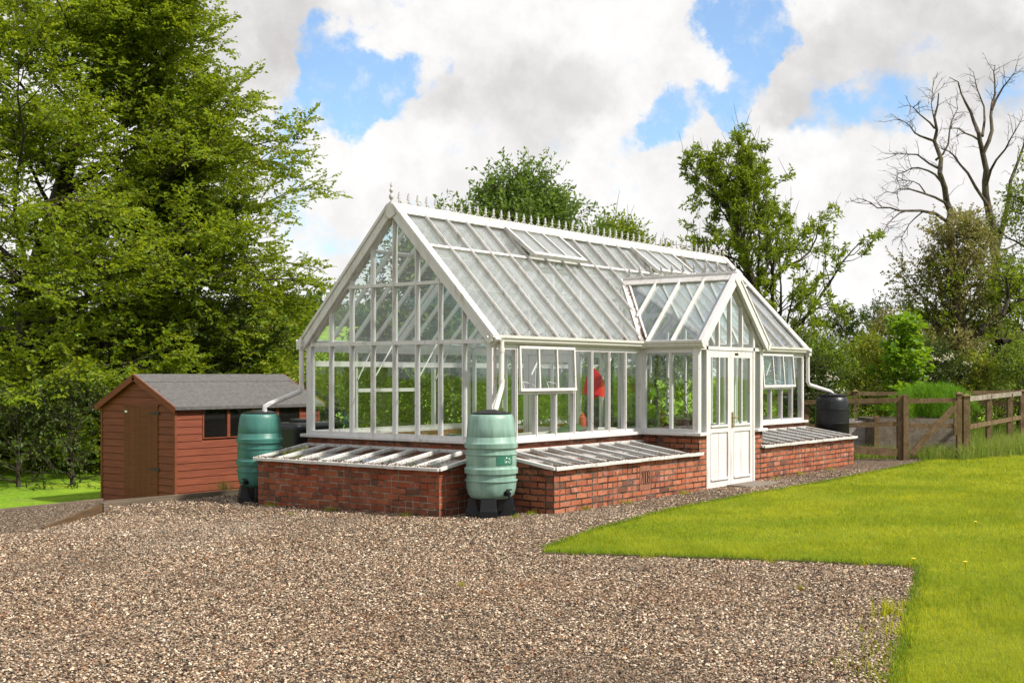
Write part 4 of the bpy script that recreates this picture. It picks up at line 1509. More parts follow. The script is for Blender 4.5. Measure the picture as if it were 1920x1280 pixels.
def stones(name, sets):
    rng = np.random.default_rng(5)
    Vs = []
    for dens, d0, d1, s0, s1 in sets:
        area = (d1 - d0) * 2 * (.4207 * d1 + 1.2)
        x, y = scatter(int(area * dens), d0, d1, rng, 1.2)
        k = ~inpoly(x, y, LP) & ~blocked(x, y)
        x, y = x[k], y[k]
        n = len(x)
        s = rng.uniform(s0, s1, (n, 1)) * rng.choice([.7, 1, 1, 1.35], (n, 1))
        base = np.array([(1, 0, 0), (0, 1, 0), (-1, 0, 0), (0, -1, 0), (0, 0, 1), (0, 0, -1)], float)
        v = base[None] * (1 + rng.normal(0, .22, (n, 6, 1))) + rng.normal(0, .18, (n, 6, 3))
        v *= np.stack([s, s * rng.uniform(.55, .95, (n, 1)), s * rng.uniform(.35, .7, (n, 1))], -1) * .5
        a = rng.uniform(0, 2 * pi, n); tl = rng.normal(0, .35, n)
        ct, st = np.cos(tl)[:, None], np.sin(tl)[:, None]
        v = np.stack([v[..., 0] * ct - v[..., 2] * st, v[..., 1], v[..., 0] * st + v[..., 2] * ct], -1)
        ca, sa = np.cos(a)[:, None], np.sin(a)[:, None]
        v = np.stack([v[..., 0] * ca - v[..., 1] * sa, v[..., 0] * sa + v[..., 1] * ca, v[..., 2]], -1)
        v += np.stack([x, y, hyard(x, y) + s[:, 0] * .16], -1)[:, None]
        Vs.append(v.reshape(-1, 3))
    v = np.concatenate(Vs); n = len(v) // 6
    fc = np.array([(0, 1, 4), (1, 2, 4), (2, 3, 4), (3, 0, 4), (1, 0, 5), (2, 1, 5), (3, 2, 5), (0, 3, 5)])
    Q = (np.arange(n)[:, None, None] * 6 + fc[None]).reshape(-1)
    m, t = mat('gravel_stone')
    g = t.n('ShaderNodeNewGeometry', None, 'Random Per Island')
    c = t.ramp(g, STONE_RAMP)
    big = t.noise(t.co(), .7, 5, .6)
    c = t.mix(t.math('MULTIPLY', t.smooth(big, .50, .72), .30), c, (.24, .125, .06))
    c = t.mix(t.math('MULTIPLY', t.smooth(t.noise(t.co(), 2.6, 6, .7), .60, .72), .5), c, (.30, .125, .045))
    c = t.mix(t.math('MULTIPLY', t.smooth(t.noise(t.co(), 1.3, 5, .7), .62, .74), .5), c, (.12, .11, .025))
    c = t.mix(t.math('MULTIPLY', t.smooth(t.noise(t.co(), .45, 5, .65), .50, .66), .5), c, (.10, .07, .047))
    c = t.mix(t.math('MULTIPLY', t.smooth(t.noise(t.co(), .28, 3, .6), .5, .66), .16), c, (.50, .42, .33))
    t.out(t.bsdf(c, .75, None, .3))
    o = link_mesh(name, v, Q, np.full(n * 8, 3), m)
    return tag(o, kind='stuff')


stones('gravel_stones', [(5000, 5.0, 8.0, .010, .021), (4000, 8.0, 11.0, .011, .021), (2100, 11.0, 14.5, .014, .023), (700, 14.5, 20, .017, .026)])


def blades(name, x, y, z, h, w, m, lean=.5, rng=None, kind='stuff', parent=None, label=None, cat=None, group=None, bend=True):
    rng = rng or np.random.default_rng(3)
    n = len(x)
    a = rng.uniform(0, 2 * pi, n); ln = np.abs(rng.normal(0, lean, n)); la = rng.uniform(0, 2 * pi, n)
    side = np.stack([np.cos(a), np.sin(a), np.zeros(n)], -1) * (w / 2)[:, None]
    p = np.stack([x, y, z], -1)
    ld = np.stack([np.cos(la), np.sin(la), np.zeros(n)], -1)
    hv = np.stack([np.zeros(n), np.zeros(n), h], -1)
    if bend:
        mid = p + hv * .55 + ld * (h * ln * .22)[:, None]
        tip = p + hv * (1 - .25 * np.minimum(ln, 1.6))[:, None] + ld * (h * ln * .8)[:, None]
        v = np.stack([p - side, p + side, mid + side * .75, mid - side * .75, tip], 1).reshape(-1, 3)
        i = np.arange(n)[:, None] * 5
        Q = np.concatenate([i + [0, 1, 2, 3], i + [3, 2, 4]], 1).ravel()
        lt = np.tile([4, 3], n)
    else:
        tip = p + hv * (1 - .2 * np.minimum(ln, 1.6))[:, None] + ld * (h * ln)[:, None]
        v = np.stack([p - side, p + side, tip], 1).reshape(-1, 3)
        Q = np.arange(3 * n); lt = np.full(n, 3)
    o = link_mesh(name, v, Q, lt, m, parent)
    return tag(o, label, cat, group, kind)


GRASS = m_leaf('lawn_blade', [(.05, .12, .006), (.155, .285, .008), (.28, .41, .010), (.40, .48, .014), (.50, .46, .04)], .5, .6, .2, .5, [(.55, .48, .64, .55, (.10, .20, .008)), (2.3, .55, .68, .6, (.09, .20, .012)), (7.0, .54, .66, .7, (.06, .12, .008)), (1.2, .60, .72, .5, (.50, .44, .10)), (16, .63, .71, .75, (.20, .13, .05))])
rg = np.random.default_rng(21)
xs, ys, hs, ws = [], [], [], []
for dens, d0, d1, h0, h1, w in ((5200, 5.0, 8.0, .025, .055, .0042), (3400, 8.0, 11.5, .028, .055, .0055), (1700, 11.5, 17, .03, .055, .008), (800, 17, 27, .03, .06, .012)):
    area = (d1 - d0) * 2 * (.4207 * d1 + 3.0)
    x, y = scatter(int(area * dens), d0, d1, rg, 3.0)
    jx = rg.normal(0, .02, len(x))
    k = inpoly(x + jx, y + jx, LP)
    x, y = x[k], y[k]
    xs.append(x); ys.append(y); hs.append(rg.uniform(h0, h1, len(x))); ws.append(np.full(len(x), w) * rg.uniform(.6, 1.3, len(x)))
x, y, h, w = map(np.concatenate, (xs, ys, hs, ws))
nz = np.sin(x * 2.1 + 1.3 * np.sin(y * 1.7)) * np.sin(y * 2.7 + np.sin(x * 1.1))
h = h * (1 + .3 * nz)
blades('lawn_grass', x, y, zl(x, y) - .004, h, w, GRASS, .85, rg, bend=False)
# shaggy edges of the lawn over its edging
ex_, ey_ = [], []
for a, c in list(zip(low_line[:-1], low_line[1:]))[:8] + list(zip(top_line[:-1], top_line[1:]))[:7]:
    n = int(np.linalg.norm((c - a)[:2]) * 420)
    tt = rg.random(n); off = rg.normal(0, .03, n)
    nn = nrmz(np.cross(c - a, (0, 0, 1)))
    ex_.append(a[0] + (c - a)[0] * tt + nn[0] * off); ey_.append(a[1] + (c - a)[1] * tt + nn[1] * off)
ex_, ey_ = np.concatenate(ex_), np.concatenate(ey_)
EDGEG = m_leaf('edge_grass', [(.06, .12, .008), (.13, .22, .012), (.22, .30, .016)], .35, .6, .2)
blades('lawn_edge_grass', ex_, ey_, hyard(ex_, ey_) + .0, rg.uniform(.025, .07, len(ex_)), rg.uniform(.004, .008, len(ex_)), EDGEG, .7, rg)


def tuft(label, p, n, rad, h, m, name='grass_tuft', lean=.8, group='weed tufts in the gravel', cat='weed'):
    r = np.abs(rg.normal(0, rad, n)); a = rg.uniform(0, 2 * pi, n)
    x, y = p[0] + r * np.cos(a), p[1] + r * np.sin(a)
    return blades(name, x, y, np.full(n, p[2]), rg.uniform(h * .5, h, n), np.full(n, .006), m, lean, rg, None, None, label, cat, group)


# dry leaves blown over the gravel, grass creeping into it
x_, y_ = scatter(1500, 5.2, 15, rg)
k = ~inpoly(x_, y_, LP) & ~blocked(x_, y_)
tag(flakes('fallen_leaves', np.stack([x_[k], y_[k], hyard(x_[k], y_[k]) + .014], -1), .017, m_leaf('fallen_leaf', [(.10, .04, .015), (.22, .085, .025), (.30, .14, .05)], .1, .8)), kind='stuff')
cx_, cy_, cn = [], [], []
low, top = low_line, top_line
cents = [(low[4] + (low[6] - low[4]) * f_, w_) for f_, w_ in ((.05, .10), (.22, .16), (.4, .12), (.52, .2), (.66, .14), (.8, .22), (.95, .2))] + [(low[0] + (low[3] - low[0]) * f_, .05) for f_ in (.1, .3, .62, .86, .97)] + [(top[i_], .07) for i_ in (1, 2, 3, 4)] + [(np.array([x_c, y_c, 0.]), .05) for x_c, y_c in ((.6, -PJ - .05), (1.5, -PJ - .06), (2.9, -PJ - .05), (5.7, -PJ - .06), (6.6, -PJ - .05), (7.7, -PJ - .06), (FX - .05, .5), (FX - .06, 1.7), (FX - .05, 2.8), (-.5, -.75), (-.15, -.7))]
for c_, w_ in cents:
    n = int(700 * w_) + 25
    cx_.append(c_[0] + rg.normal(-.3 * w_, w_ * .8, n)); cy_.append(c_[1] + rg.normal(0, w_ * .8, n))
cx_, cy_ = np.concatenate(cx_), np.concatenate(cy_)
blades('creeping_grass', cx_, cy_, hyard(cx_, cy_), rg.uniform(.025, .075, len(cx_)), rg.uniform(.003, .007, len(cx_)), GRASS, .9, rg)
STRAW = m_leaf('straw_grass', [(.20, .17, .05), (.35, .30, .10), (.22, .25, .04)], .3, .7, .2)
tuft('green grass weed growing in the gravel near the lawn corner', G(1665, 1152), 60, .06, .16, GRASS)
tuft('dry yellow grass tuft at the foot of the red shed', G(428, 925) + en * .12, 110, .10, .26, STRAW)
for (u, v, lb) in ((862, 1098, 'tiny green weed alone in the middle of the gravel'), (1500, 1105, 'tiny weed in the gravel below the lawn edging'), (1480, 880, 'yellowish weed beside the brick wall right of the doors'), (545, 965, 'small moss green weed at the foot of the left cold frame')):
    tuft(lb, G(u, v), 26, .03, .05, GRASS)
YEL = m_plain('dandelion_yellow', (.75, .55, .02), .7, .1)
STEM = m_leaf('weed_stem', [(.08, .15, .02), (.14, .22, .03)], .2)
for i, (u, v, lb) in enumerate(((1714, 1062, 'yellow dandelion at the inner corner of the lawn'), (1830, 989, 'yellow dandelion far out in the lawn at the right'), (1811, 1068, 'yellow dandelion in the lawn just right of the gravel corner'))):
    p = G(u, v + 3)
    d_ = thing('dandelion', (p[0], p[1], p[2]), lb, 'flower', 'dandelions in the lawn')
    MB().tube([p, p + (0, .005, .075)], .0025, 5).build('stem', STEM, d_)
    MB().lathe(p + (0, .005, .075), [(.004, -.004), (.016, .002), (.018, .007), (.008, .011), (.001, .012)], 10).build('flower_head', YEL, d_)

# ------------------------------------------------------------------ trees


def unit(a):
    return a / (np.linalg.norm(a, axis=-1, keepdims=True) + 1e-12)


def extend(rng, p, d, ln, K, wob, curve):
    pts = [p]; d = unit(d)
    for k in range(K):
        d = unit(d + rng.normal(0, wob, d.shape) + np.array([0, 0, 1.]) * (curve if np.isscalar(curve) else curve[:, None]))
        p = p + d * (ln / K)[:, None]
        pts.append(p)
    return np.stack(pts, 1)


def spawn(rng, pts, M, f0, f1, ang, angj, planar=.5):
    N, K1, _ = pts.shape; K = K1 - 1
    f = f0 + (f1 - f0) * ((np.arange(M)[None] + rng.random((N, M))) / M)
    i = np.minimum((f * K).astype(int), K - 1); u = f * K - i
    n = np.arange(N)[:, None]
    a, b = pts[n, i], pts[n, i + 1]
    st = a + (b - a) * u[..., None]
    t = unit(b - a)
    up = np.array([0, 0, 1.]) + rng.normal(0, .05, (N, M, 3))
    side = unit(np.cross(t, up)); up2 = np.cross(side, t)
    sg = np.where(np.arange(M) % 2 == 0, 1, -1)[None, :] * np.where(rng.random((N, 1)) < .5, 1, -1)
    phi = rng.normal(0, planar, (N, M)) if planar < 3 else rng.uniform(-pi, pi, (N, M))
    ax = side * (sg * np.cos(phi))[..., None] + up2 * np.sin(phi)[..., None]
    al = rng.normal(ang, angj, (N, M))
    d = t * np.cos(al)[..., None] + ax * np.sin(al)[..., None]
    return st.reshape(-1, 3), d.reshape(-1, 3), f.ravel(), np.repeat(np.arange(N), M)


class Segs:
    def __init__(s): s.big, s.small = [], []

    def add(s, pts, r0, r1, small=False):
        N, K1, _ = pts.shape; K = K1 - 1
        t = np.arange(K1) / K
        r = r0[:, None] * (1 - t) + r1[:, None] * t
        (s.small if small else s.big).append((pts[:, :-1].reshape(-1, 3), pts[:, 1:].reshape(-1, 3), r[:, :-1].ravel(), r[:, 1:].ravel()))

    def build(s, name, m, parent):
        Vs, Fs, off = [], [], 0
        for lst, n in ((s.big, 7), (s.small, 3)):
            if not lst: continue
            a, b, ra, rb = (np.concatenate(q) for q in zip(*lst))
            t = unit(b - a)
            a = a - t * (ra * .25)[:, None]; b = b + t * (rb * .25)[:, None]
            ref = np.where(np.abs(t[:, 2:3]) < .9, np.array([[0, 0, 1.]]), np.array([[1., 0, 0]]))
            e1 = unit(np.cross(t, ref)); e2 = np.cross(t, e1)
            th = np.arange(n) * 2 * pi / n
            ring = e1[:, None] * np.cos(th)[None, :, None] + e2[:, None] * np.sin(th)[None, :, None]
            v = np.concatenate([a[:, None] + ring * ra[:, None, None], b[:, None] + ring * rb[:, None, None]], 1)
            N = len(a)
            k = np.arange(n); k2 = (k + 1) % n
            q = np.stack([k, k2, k2 + n, k + n], -1)
            Fs.append((np.arange(N)[:, None, None] * 2 * n + q[None]).reshape(-1, 4) + off)
            Vs.append(v.reshape(-1, 3)); off += N * 2 * n
        V, F = np.concatenate(Vs), np.concatenate(Fs)
        return link_mesh(name, V, F.ravel(), np.full(len(F), 4), m, parent, True)


def leafmesh(name, p, d, ln, wd, m, parent, rng, upb=.6, fold=.15, kind=None):
    n = len(p)
    d = unit(d)
    nr = unit(np.array([0, 0, upb]) + rng.normal(0, .5, (n, 3)))
    sd = unit(np.cross(d, nr)); nr = np.cross(sd, d)
    l = (ln * rng.uniform(.5, 1.35, n))[:, None]; w = (wd * rng.uniform(.7, 1.2, n))[:, None]
    mid = p + d * l * .5 - nr * l * fold * .0
    v = np.stack([p, mid + sd * w * .5 + nr * w * fold, p + d * l - nr * l * .08, mid - sd * w * .5 + nr * w * fold], 1).reshape(-1, 3)
    return link_mesh(name, v, np.arange(4 * n), np.full(n, 4), m, parent)


def m_bark(name, a, b, sc=6):
    m, t = mat(name)
    co = t.co()
    n = t.noise(t.n('ShaderNodeMapping', {'Vector': co, 'Scale': (1, 1, .3)}), sc, 6, .7)
    moss = t.smooth(t.noise(co, 1.1, 4, .6), .5, .7)
    c = t.mix(t.smooth(n, .35, .7), a, b)
    c = t.mix(t.math('MULTIPLY', moss, .4), c, (.10, .10, .035))
    t.out(t.bsdf(c, .95, t.bump(n, .9, .03), .15))
    return m


BARK = m_bark('dark_bark', (.03, .024, .018), (.09, .072, .055))
BARK_DEAD = m_bark('pale_dead_bark', (.05, .04, .03), (.16, .13, .10))


def tree(name, label, cat, base, H, Rmax, n_limb, nb, nt, nl, leaf, lm, bark=None, seed=1, t0=.1, elev=(5, 70), prof=None, curve=(-.03, .03), tr=.16, az=None,
         lean=(0, 0), planar=.45, wob=.10, group=None, tips=0, tw=(.28, .55), upb=.6, bfrac=.42, nb2=3, la=.9, sink=.1, lr_=.45, ftw=.2, tpow=1.0):
    rng = np.random.default_rng(seed)
    base = np.array(base, float)
    root = thing(name, base, label, cat, group)
    bark = bark or BARK
    S = Segs()
    K = 10
    tp = [base - (0, 0, sink)]
    ld = np.array([lean[0], lean[1], 1.])
    for k in range(K):
        ld = ld + rng.normal(0, .07, 3) * (1, 1, 0)
        tp.append(tp[-1] + nrmz(ld) * (H * .92 + sink) / K)
    tp = np.array(tp)
    S.add(tp[None], np.array([tr]), np.array([tr * .12]))
    tt = t0 + (.97 - t0) * ((np.arange(n_limb) + rng.random(n_limb)) / n_limb) ** tpow
    i = np.minimum((tt * K).astype(int), K - 1); u = tt * K - i
    st = tp[i] + (tp[i + 1] - tp[i]) * u[:, None]
    a = np.arange(n_limb) * 2.399 + rng.normal(0, .3, n_limb)
    if az is not None:
        k = rng.random(n_limb) < az[1]
        a[k] = az[0] + rng.normal(0, .75, k.sum())
    el = R(elev[0]) + (R(elev[1]) - R(elev[0])) * tt + rng.normal(0, .12, n_limb)
    d = np.stack([np.cos(a) * np.cos(el), np.sin(a) * np.cos(el), np.sin(el)], -1)
    prof = prof or (lambda t: np.sqrt(np.maximum(0, 1 - (2 * t - .8) ** 2 / 1.5)))
    ln = Rmax * prof(tt) * rng.uniform(.78, 1.15, n_limb)
    limb = extend(rng, st, d, ln, 8, wob, curve[0] + (curve[1] - curve[0]) * tt)
    lr = tr * lr_ * (1 - .75 * tt)
    S.add(limb, lr, lr * .15)
    p, dd, f, par = spawn(rng, limb, nb, .22, .98, .75, .2, planar)
    bl = ln[par] * bfrac * (1.08 - .75 * f) * rng.uniform(.7, 1.25, len(p)) + .25
    br = extend(rng, p, dd, bl, 5, wob * 1.2, curve[1] * .6)
    S.add(br, lr[par] * .32 * (1 - .5 * f) + .004, np.full(len(p), .003), True)
    # secondary branches
    if nb2:
        p2, d2, f2, par2 = spawn(rng, br, nb2, .25, .9, .7, .2, planar)
        b2 = extend(rng, p2, d2, bl[par2] * .5 * (1.1 - .6 * f2) + .1, 3, wob * 1.2, curve[1] * .5)
        S.add(b2, np.full(len(p2), .006), np.full(len(p2), .002), True)
        br3 = [br[:, ::1], b2]
    else:
        br3 = [br]
    # twigs with leaves
    LPp, LDd = [], []
    for q, m_ in zip(br3, (nt, max(2, nt // 2))):
        pt, dt, ft, pp = spawn(rng, q, m_, ftw, 1.0, .7, .25, planar)
        tl = rng.uniform(*tw, len(pt))
        tg = extend(rng, pt, dt, tl, 2, .12, .02)
        S.add(tg, np.full(len(pt), .0035), np.full(len(pt), .0015), True)
        pl, dl, fl_, _ = spawn(rng, tg, nl, .1, 1.0, la, .25, planar)
        LPp.append(pl); LDd.append(dl)
    if tips:
        # bare leaders sticking out of the crown
        k = rng.random(len(br)) < tips
        e = extend(rng, br[k, -1], np.array([0, 0, 1.]) + rng.normal(0, .35, (k.sum(), 3)), rng.uniform(.4, 1.1, k.sum()), 3, .1, .05)
        S.add(e, np.full(k.sum(), .009), np.full(k.sum(), .003), True)
    S.build('trunk', bark, root)
    pl, dl = np.concatenate(LPp), np.concatenate(LDd)
    leafmesh('crown', pl, dl, leaf[0], leaf[1], lm, root, rng, upb)
    return root, len(pl)


LEAF_BEECH = m_leaf('beech_leaf', [(.055, .115, .008), (.13, .22, .010), (.23, .32, .012), (.33, .37, .018)], .5, patch=[(1.1, .52, .68, .5, (.20, .20, .02)), (.45, .5, .65, .4, (.06, .14, .01))])
LEAF_ASH = m_leaf('ash_leaf', [(.07, .115, .008), (.16, .23, .012), (.28, .34, .018)], .45, .5, .3)
LEAF_APPLE = m_leaf('apple_leaf', [(.055, .11, .016), (.11, .19, .024), (.20, .28, .04)], .4, .45, .4)
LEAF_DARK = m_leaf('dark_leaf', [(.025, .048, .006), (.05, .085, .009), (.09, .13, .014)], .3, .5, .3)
LEAF_HAW = m_leaf('hawthorn_leaf', [(.06, .10, .01), (.14, .17, .02), (.24, .22, .06), (.36, .29, .15)], .38, .6, .2)
LEAF_YEL = m_leaf('yellow_green_leaf', [(.11, .16, .010), (.23, .28, .015), (.34, .36, .03)], .4, .5, .3)
LEAF_MAPLE = m_leaf('maple_leaf', [(.07, .16, .010), (.15, .28, .014), (.25, .38, .02)], .45, .45, .35)
LEAF_BUSH = m_leaf('bush_leaf', [(.06, .12, .010), (.13, .22, .014), (.23, .31, .02)], .4, .5, .3)


def gpos(u, dep):
    q = P(u, 800, dep)
    q[2] = float(zground(q[0], q[1]))
    return q


toview = math.atan2(-sY - .0, -cY)
toright = math.atan2(-cY, sY)
cnt = {}
bt = gpos(0, 29.0)
_, cnt['beech'] = tree('beech_tree', 'huge leafy tree filling the left edge of the picture and overhanging the red shed', 'tree', bt, 15.0, 6.7, 116, 15, 9, 9, (.11, .07), LEAF_BEECH, seed=3, t0=.03,
     elev=(-4, 66), prof=lambda t: np.interp(t, [0, .1, .24, .35, .45, .7, 1], [.95, 1.02, 1.04, 1.08, .66, .45, .2]), curve=(-.012, .01), tr=.34, az=((toright + toview) / 2 + .25, .62), planar=.42, lr_=.26, tpow=1.5, group='big trees left of the greenhouse')
bt2 = gpos(330, 30.0)
_, cnt['beech2'] = tree('beech_tree', 'shaded leafy tree standing further back behind the roof of the red shed', 'tree', bt2, 6.6, 3.6, 30, 10, 7, 8, (.11, .07), LEAF_DARK, seed=9, t0=.06,  # dark leaf colour stands in for shade on this crown
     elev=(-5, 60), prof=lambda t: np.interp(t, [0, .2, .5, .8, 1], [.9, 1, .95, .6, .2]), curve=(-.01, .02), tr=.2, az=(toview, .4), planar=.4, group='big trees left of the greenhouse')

# trees behind the greenhouse
GB = 'fruit trees behind the greenhouse'
_, cnt['a'] = tree('apple_tree', 'bushy apple tree with upright leafy shoots above the greenhouse ridge', 'tree', gpos(1008, 23.5), 4.5, 2.45, 48, 8, 7, 8, (.10, .05), LEAF_APPLE, seed=12, t0=.15, elev=(20, 84),
     prof=lambda t: np.interp(t, [0, .3, .6, .85, 1], [.85, 1.05, .95, .72, .66]), curve=(.04, .08), tr=.15, az=(toview, .35), planar=1.0, group=GB, upb=.3, bfrac=.5)
_, cnt['b'] = tree('apple_tree', 'apple tree seen through the glass of the gable', 'tree', gpos(790, 22.5), 4.2, 2.2, 26, 8, 7, 8, (.10, .055), LEAF_APPLE, seed=13, t0=.12, elev=(0, 80),
     prof=lambda t: np.interp(t, [0, .3, .6, .9, 1], [.9, 1, .95, .6, .5]), curve=(.03, .06), tr=.13, az=(toview, .5), planar=1.0, group=GB, upb=.3, bfrac=.5)
_, cnt['c'] = tree('apple_tree', 'smaller yellowing tree peeping over the right end of the ridge', 'tree', gpos(1225, 28), 4.9, 1.7, 22, 7, 6, 7, (.10, .055), LEAF_ASH, seed=14, t0=.3, elev=(15, 80),
     curve=(.03, .06), tr=.12, az=(toview, .4), planar=1.0, group=GB, tips=.04, bfrac=.5)
# ash
_, cnt['ash'] = tree('ash_tree', 'tall ash tree with bare leaders on top, behind the right end of the greenhouse', 'tree', gpos(1475, 31), 7.55, 3.3, 34, 9, 5, 11, (.125, .05), LEAF_ASH, seed=31, t0=.22, elev=(5, 78),
     prof=lambda t: np.interp(t, [0, .25, .45, .7, 1], [1.12, 1.1, .92, .66, .42]), curve=(.03, .07), tr=.24, az=(toview, .2), planar=3.5, wob=.20, lr_=.36, group='tall trees beyond the fence', tips=.45, tw=(.10, .24), bfrac=.36, nb2=1, upb=.2, la=1.1, ftw=.6)

# the dead tree with hand-laid limbs
DD = 38.0
dead = [
    ([(1800, 720), (1795, 560), (1780, 415), (1775, 380), (1762, 325), (1752, 265), (1752, 220), (1760, 175)], .20, .03),
    ([(1772, 380), (1730, 362), (1685, 355), (1660, 360)], .055, .012), ([(1775, 415), (1725, 395), (1685, 395), (1645, 390), (1610, 372)], .07, .012),
    ([(1764, 340), (1740, 320), (1710, 315), (1682, 327)], .05, .012), ([(1758, 315), (1720, 290), (1670, 289)], .05, .012), ([(1753, 265), (1725, 255), (1705, 235), (1680, 222)], .055, .012),
    ([(1752, 240), (1725, 215), (1702, 197)], .045, .01), ([(1752, 225), (1746, 195), (1748, 168)], .03, .008), ([(1755, 300), (1778, 270), (1785, 225), (1792, 180)], .05, .01),
    ([(1885, 730), (1870, 600), (1865, 515), (1862, 460), (1855, 400), (1847, 340), (1842, 285), (1835, 250), (1820, 210), (1802, 175), (1780, 145)], .24, .015),
    ([(1842, 290), (1860, 245), (1860, 195), (1865, 150), (1866, 122)], .09, .015), ([(1860, 205), (1880, 165), (1905, 132)], .06, .012), ([(1842, 255), (1845, 200), (1825, 135)], .06, .012),
    ([(1835, 262), (1810, 250), (1782, 242)], .05, .012), ([(1852, 385), (1815, 325), (1787, 290), (1765, 278)], .07, .02), ([(1868, 470), (1890, 380), (1910, 300), (1925, 240)], .12, .03),
    ([(1850, 345), (1868, 300), (1895, 260), (1915, 225)], .06, .012), ([(1864, 470), (1900, 460), (1935, 440)], .05, .015),
    ([(1735, 362), (1712, 340), (1690, 338)], .03, .008), ([(1700, 395), (1672, 412), (1655, 440)], .035, .008), ([(1730, 397), (1705, 420), (1690, 450)], .03, .008)]
rng = np.random.default_rng(77)
dr_ = gpos(1850, DD)
dt = thing('dead_tree', dr_, 'tall dead tree with bare forked limbs against the clouds at the right', 'tree', 'tall trees beyond the fence')
S = Segs(); lp_, ld_ = [], []
for k, (px, r0, r1) in enumerate(dead):
    dj = rng.normal(0, .5) if k not in (0, 9) else 0
    base_d = 0
    pts = []
    for j, (u, v) in enumerate(px):
        pts.append(P(u, v, DD + dj * j / max(1, len(px) - 1) * 2 + (rng.normal(0, .10) if j else 0)))
    if px[0][1] > 690: pts[0][2] = float(zground(pts[0][0], pts[0][1])) - .1
    # add kinks
    q = [pts[0]]
    for a, b_ in zip(pts[:-1], pts[1:]):
        q.append((a + b_) / 2 + rng.normal(0, .05, 3)); q.append(b_)
    q = np.array(q)
    S.add(q[None], np.array([r0 * .8]), np.array([r1 * .6]))
    p, d, f, par = spawn(rng, q[None], 9 if k not in (0, 9) else 6, .45, 1.0, .8, .25, 3.5)
    tw_ = extend(rng, p, d, rng.uniform(.25, .75, len(p)), 4, .22, .05)
    S.add(tw_, np.full(len(p), .012), np.full(len(p), .004), True)
    p, d, f, par = spawn(rng, tw_, 3, .3, 1.0, .8, .25, 3.5)
    t3 = extend(rng, p, d, rng.uniform(.08, .3, len(p)), 2, .2, .05)
    S.add(t3, np.full(len(p), .006), np.full(len(p), .003), True)
S.build('trunk', BARK_DEAD, dt)

GT_ = 'tall trees beyond the fence'
_, cnt['h'] = tree('hawthorn_tree', 'brownish green hawthorn with faded blossom under the dead tree', 'tree', gpos(1755, 33), 5.4, 2.2, 24, 7, 6, 8, (.085, .06), LEAF_HAW, seed=41, t0=.12, elev=(5, 75),
     prof=lambda t: np.interp(t, [0, .3, .6, .9, 1], [.85, 1, .8, .6, .45]), tr=.18, az=(toview, .4), planar=1.2, group=GT_, wob=.16, bfrac=.45)
_, cnt['r'] = tree('oak_tree', 'sparse leafy tree at the right edge of the picture', 'tree', gpos(1930, 36), 8.4, 2.1, 24, 8, 5, 7, (.10, .06), LEAF_ASH, seed=43, t0=.2, elev=(0, 75),
     prof=lambda t: np.interp(t, [0, .3, .6, .9, 1], [1.2, 1.1, .75, .65, .45]), tr=.2, az=(toview + .6, .3), planar=1.2, group=GT_, wob=.16, bfrac=.42)
_, cnt['m'] = tree('maple_sapling', 'slender young maple with big fresh leaves behind the feathery bush', 'tree', gpos(1697, 28.5), 3.0, .75, 22, 4, 3, 4, (.17, .16), LEAF_MAPLE, seed=44, t0=.25, elev=(15, 70),
     prof=lambda t: np.interp(t, [0, .3, .6, 1], [.7, 1, .8, .3]), tr=.035, planar=.6, tw=(.1, .2), nb2=0, upb=1.0)


def bush(label, base, H, Rr, leaf, lm, seed, n=16, nb=6, nt=5, nl=6, name='shrub', group='shrubs beyond the garden', cat='shrub'):
    return tree(name, label, cat, base, H, Rr, n, nb, nt, nl, leaf, lm, seed=seed, t0=.04, elev=(5, 80), prof=lambda t: np.interp(t, [0, .3, .7, 1], [.9, 1, .7, .4]), curve=(.02, .05), tr=.05, planar=1.3,
                az=(toview, .35), group=group, wob=.15, tw=(.2, .4), bfrac=.5, nb2=2)


BS = [
    (1545, 27, 1.9, 1.2, LEAF_BUSH, 'bright shrub right behind the black butt'), (1610, 30, 2.1, 1.3, LEAF_YEL, 'yellow green shrub behind the wooden rails left of the maple'),
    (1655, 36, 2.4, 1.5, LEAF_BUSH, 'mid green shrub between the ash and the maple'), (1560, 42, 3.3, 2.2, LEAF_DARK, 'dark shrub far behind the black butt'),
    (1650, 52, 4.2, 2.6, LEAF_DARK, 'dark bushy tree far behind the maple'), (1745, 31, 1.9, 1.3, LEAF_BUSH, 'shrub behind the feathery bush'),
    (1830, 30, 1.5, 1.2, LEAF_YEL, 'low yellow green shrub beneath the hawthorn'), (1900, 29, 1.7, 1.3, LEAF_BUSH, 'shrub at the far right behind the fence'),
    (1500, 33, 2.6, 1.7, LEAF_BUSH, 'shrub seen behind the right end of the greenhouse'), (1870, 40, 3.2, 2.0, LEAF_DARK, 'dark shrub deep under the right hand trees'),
    (1710, 44, 3.4, 2.0, LEAF_ASH, 'olive shrub below the dead tree')]
for i, (u, dep, H, Rr, lm, lb) in enumerate(BS):
    s_ = 1 if dep < 36 else 1.5
    bush(lb, gpos(u, dep), H, Rr, (.075 * s_, .045 * s_), lm, 100 + i)
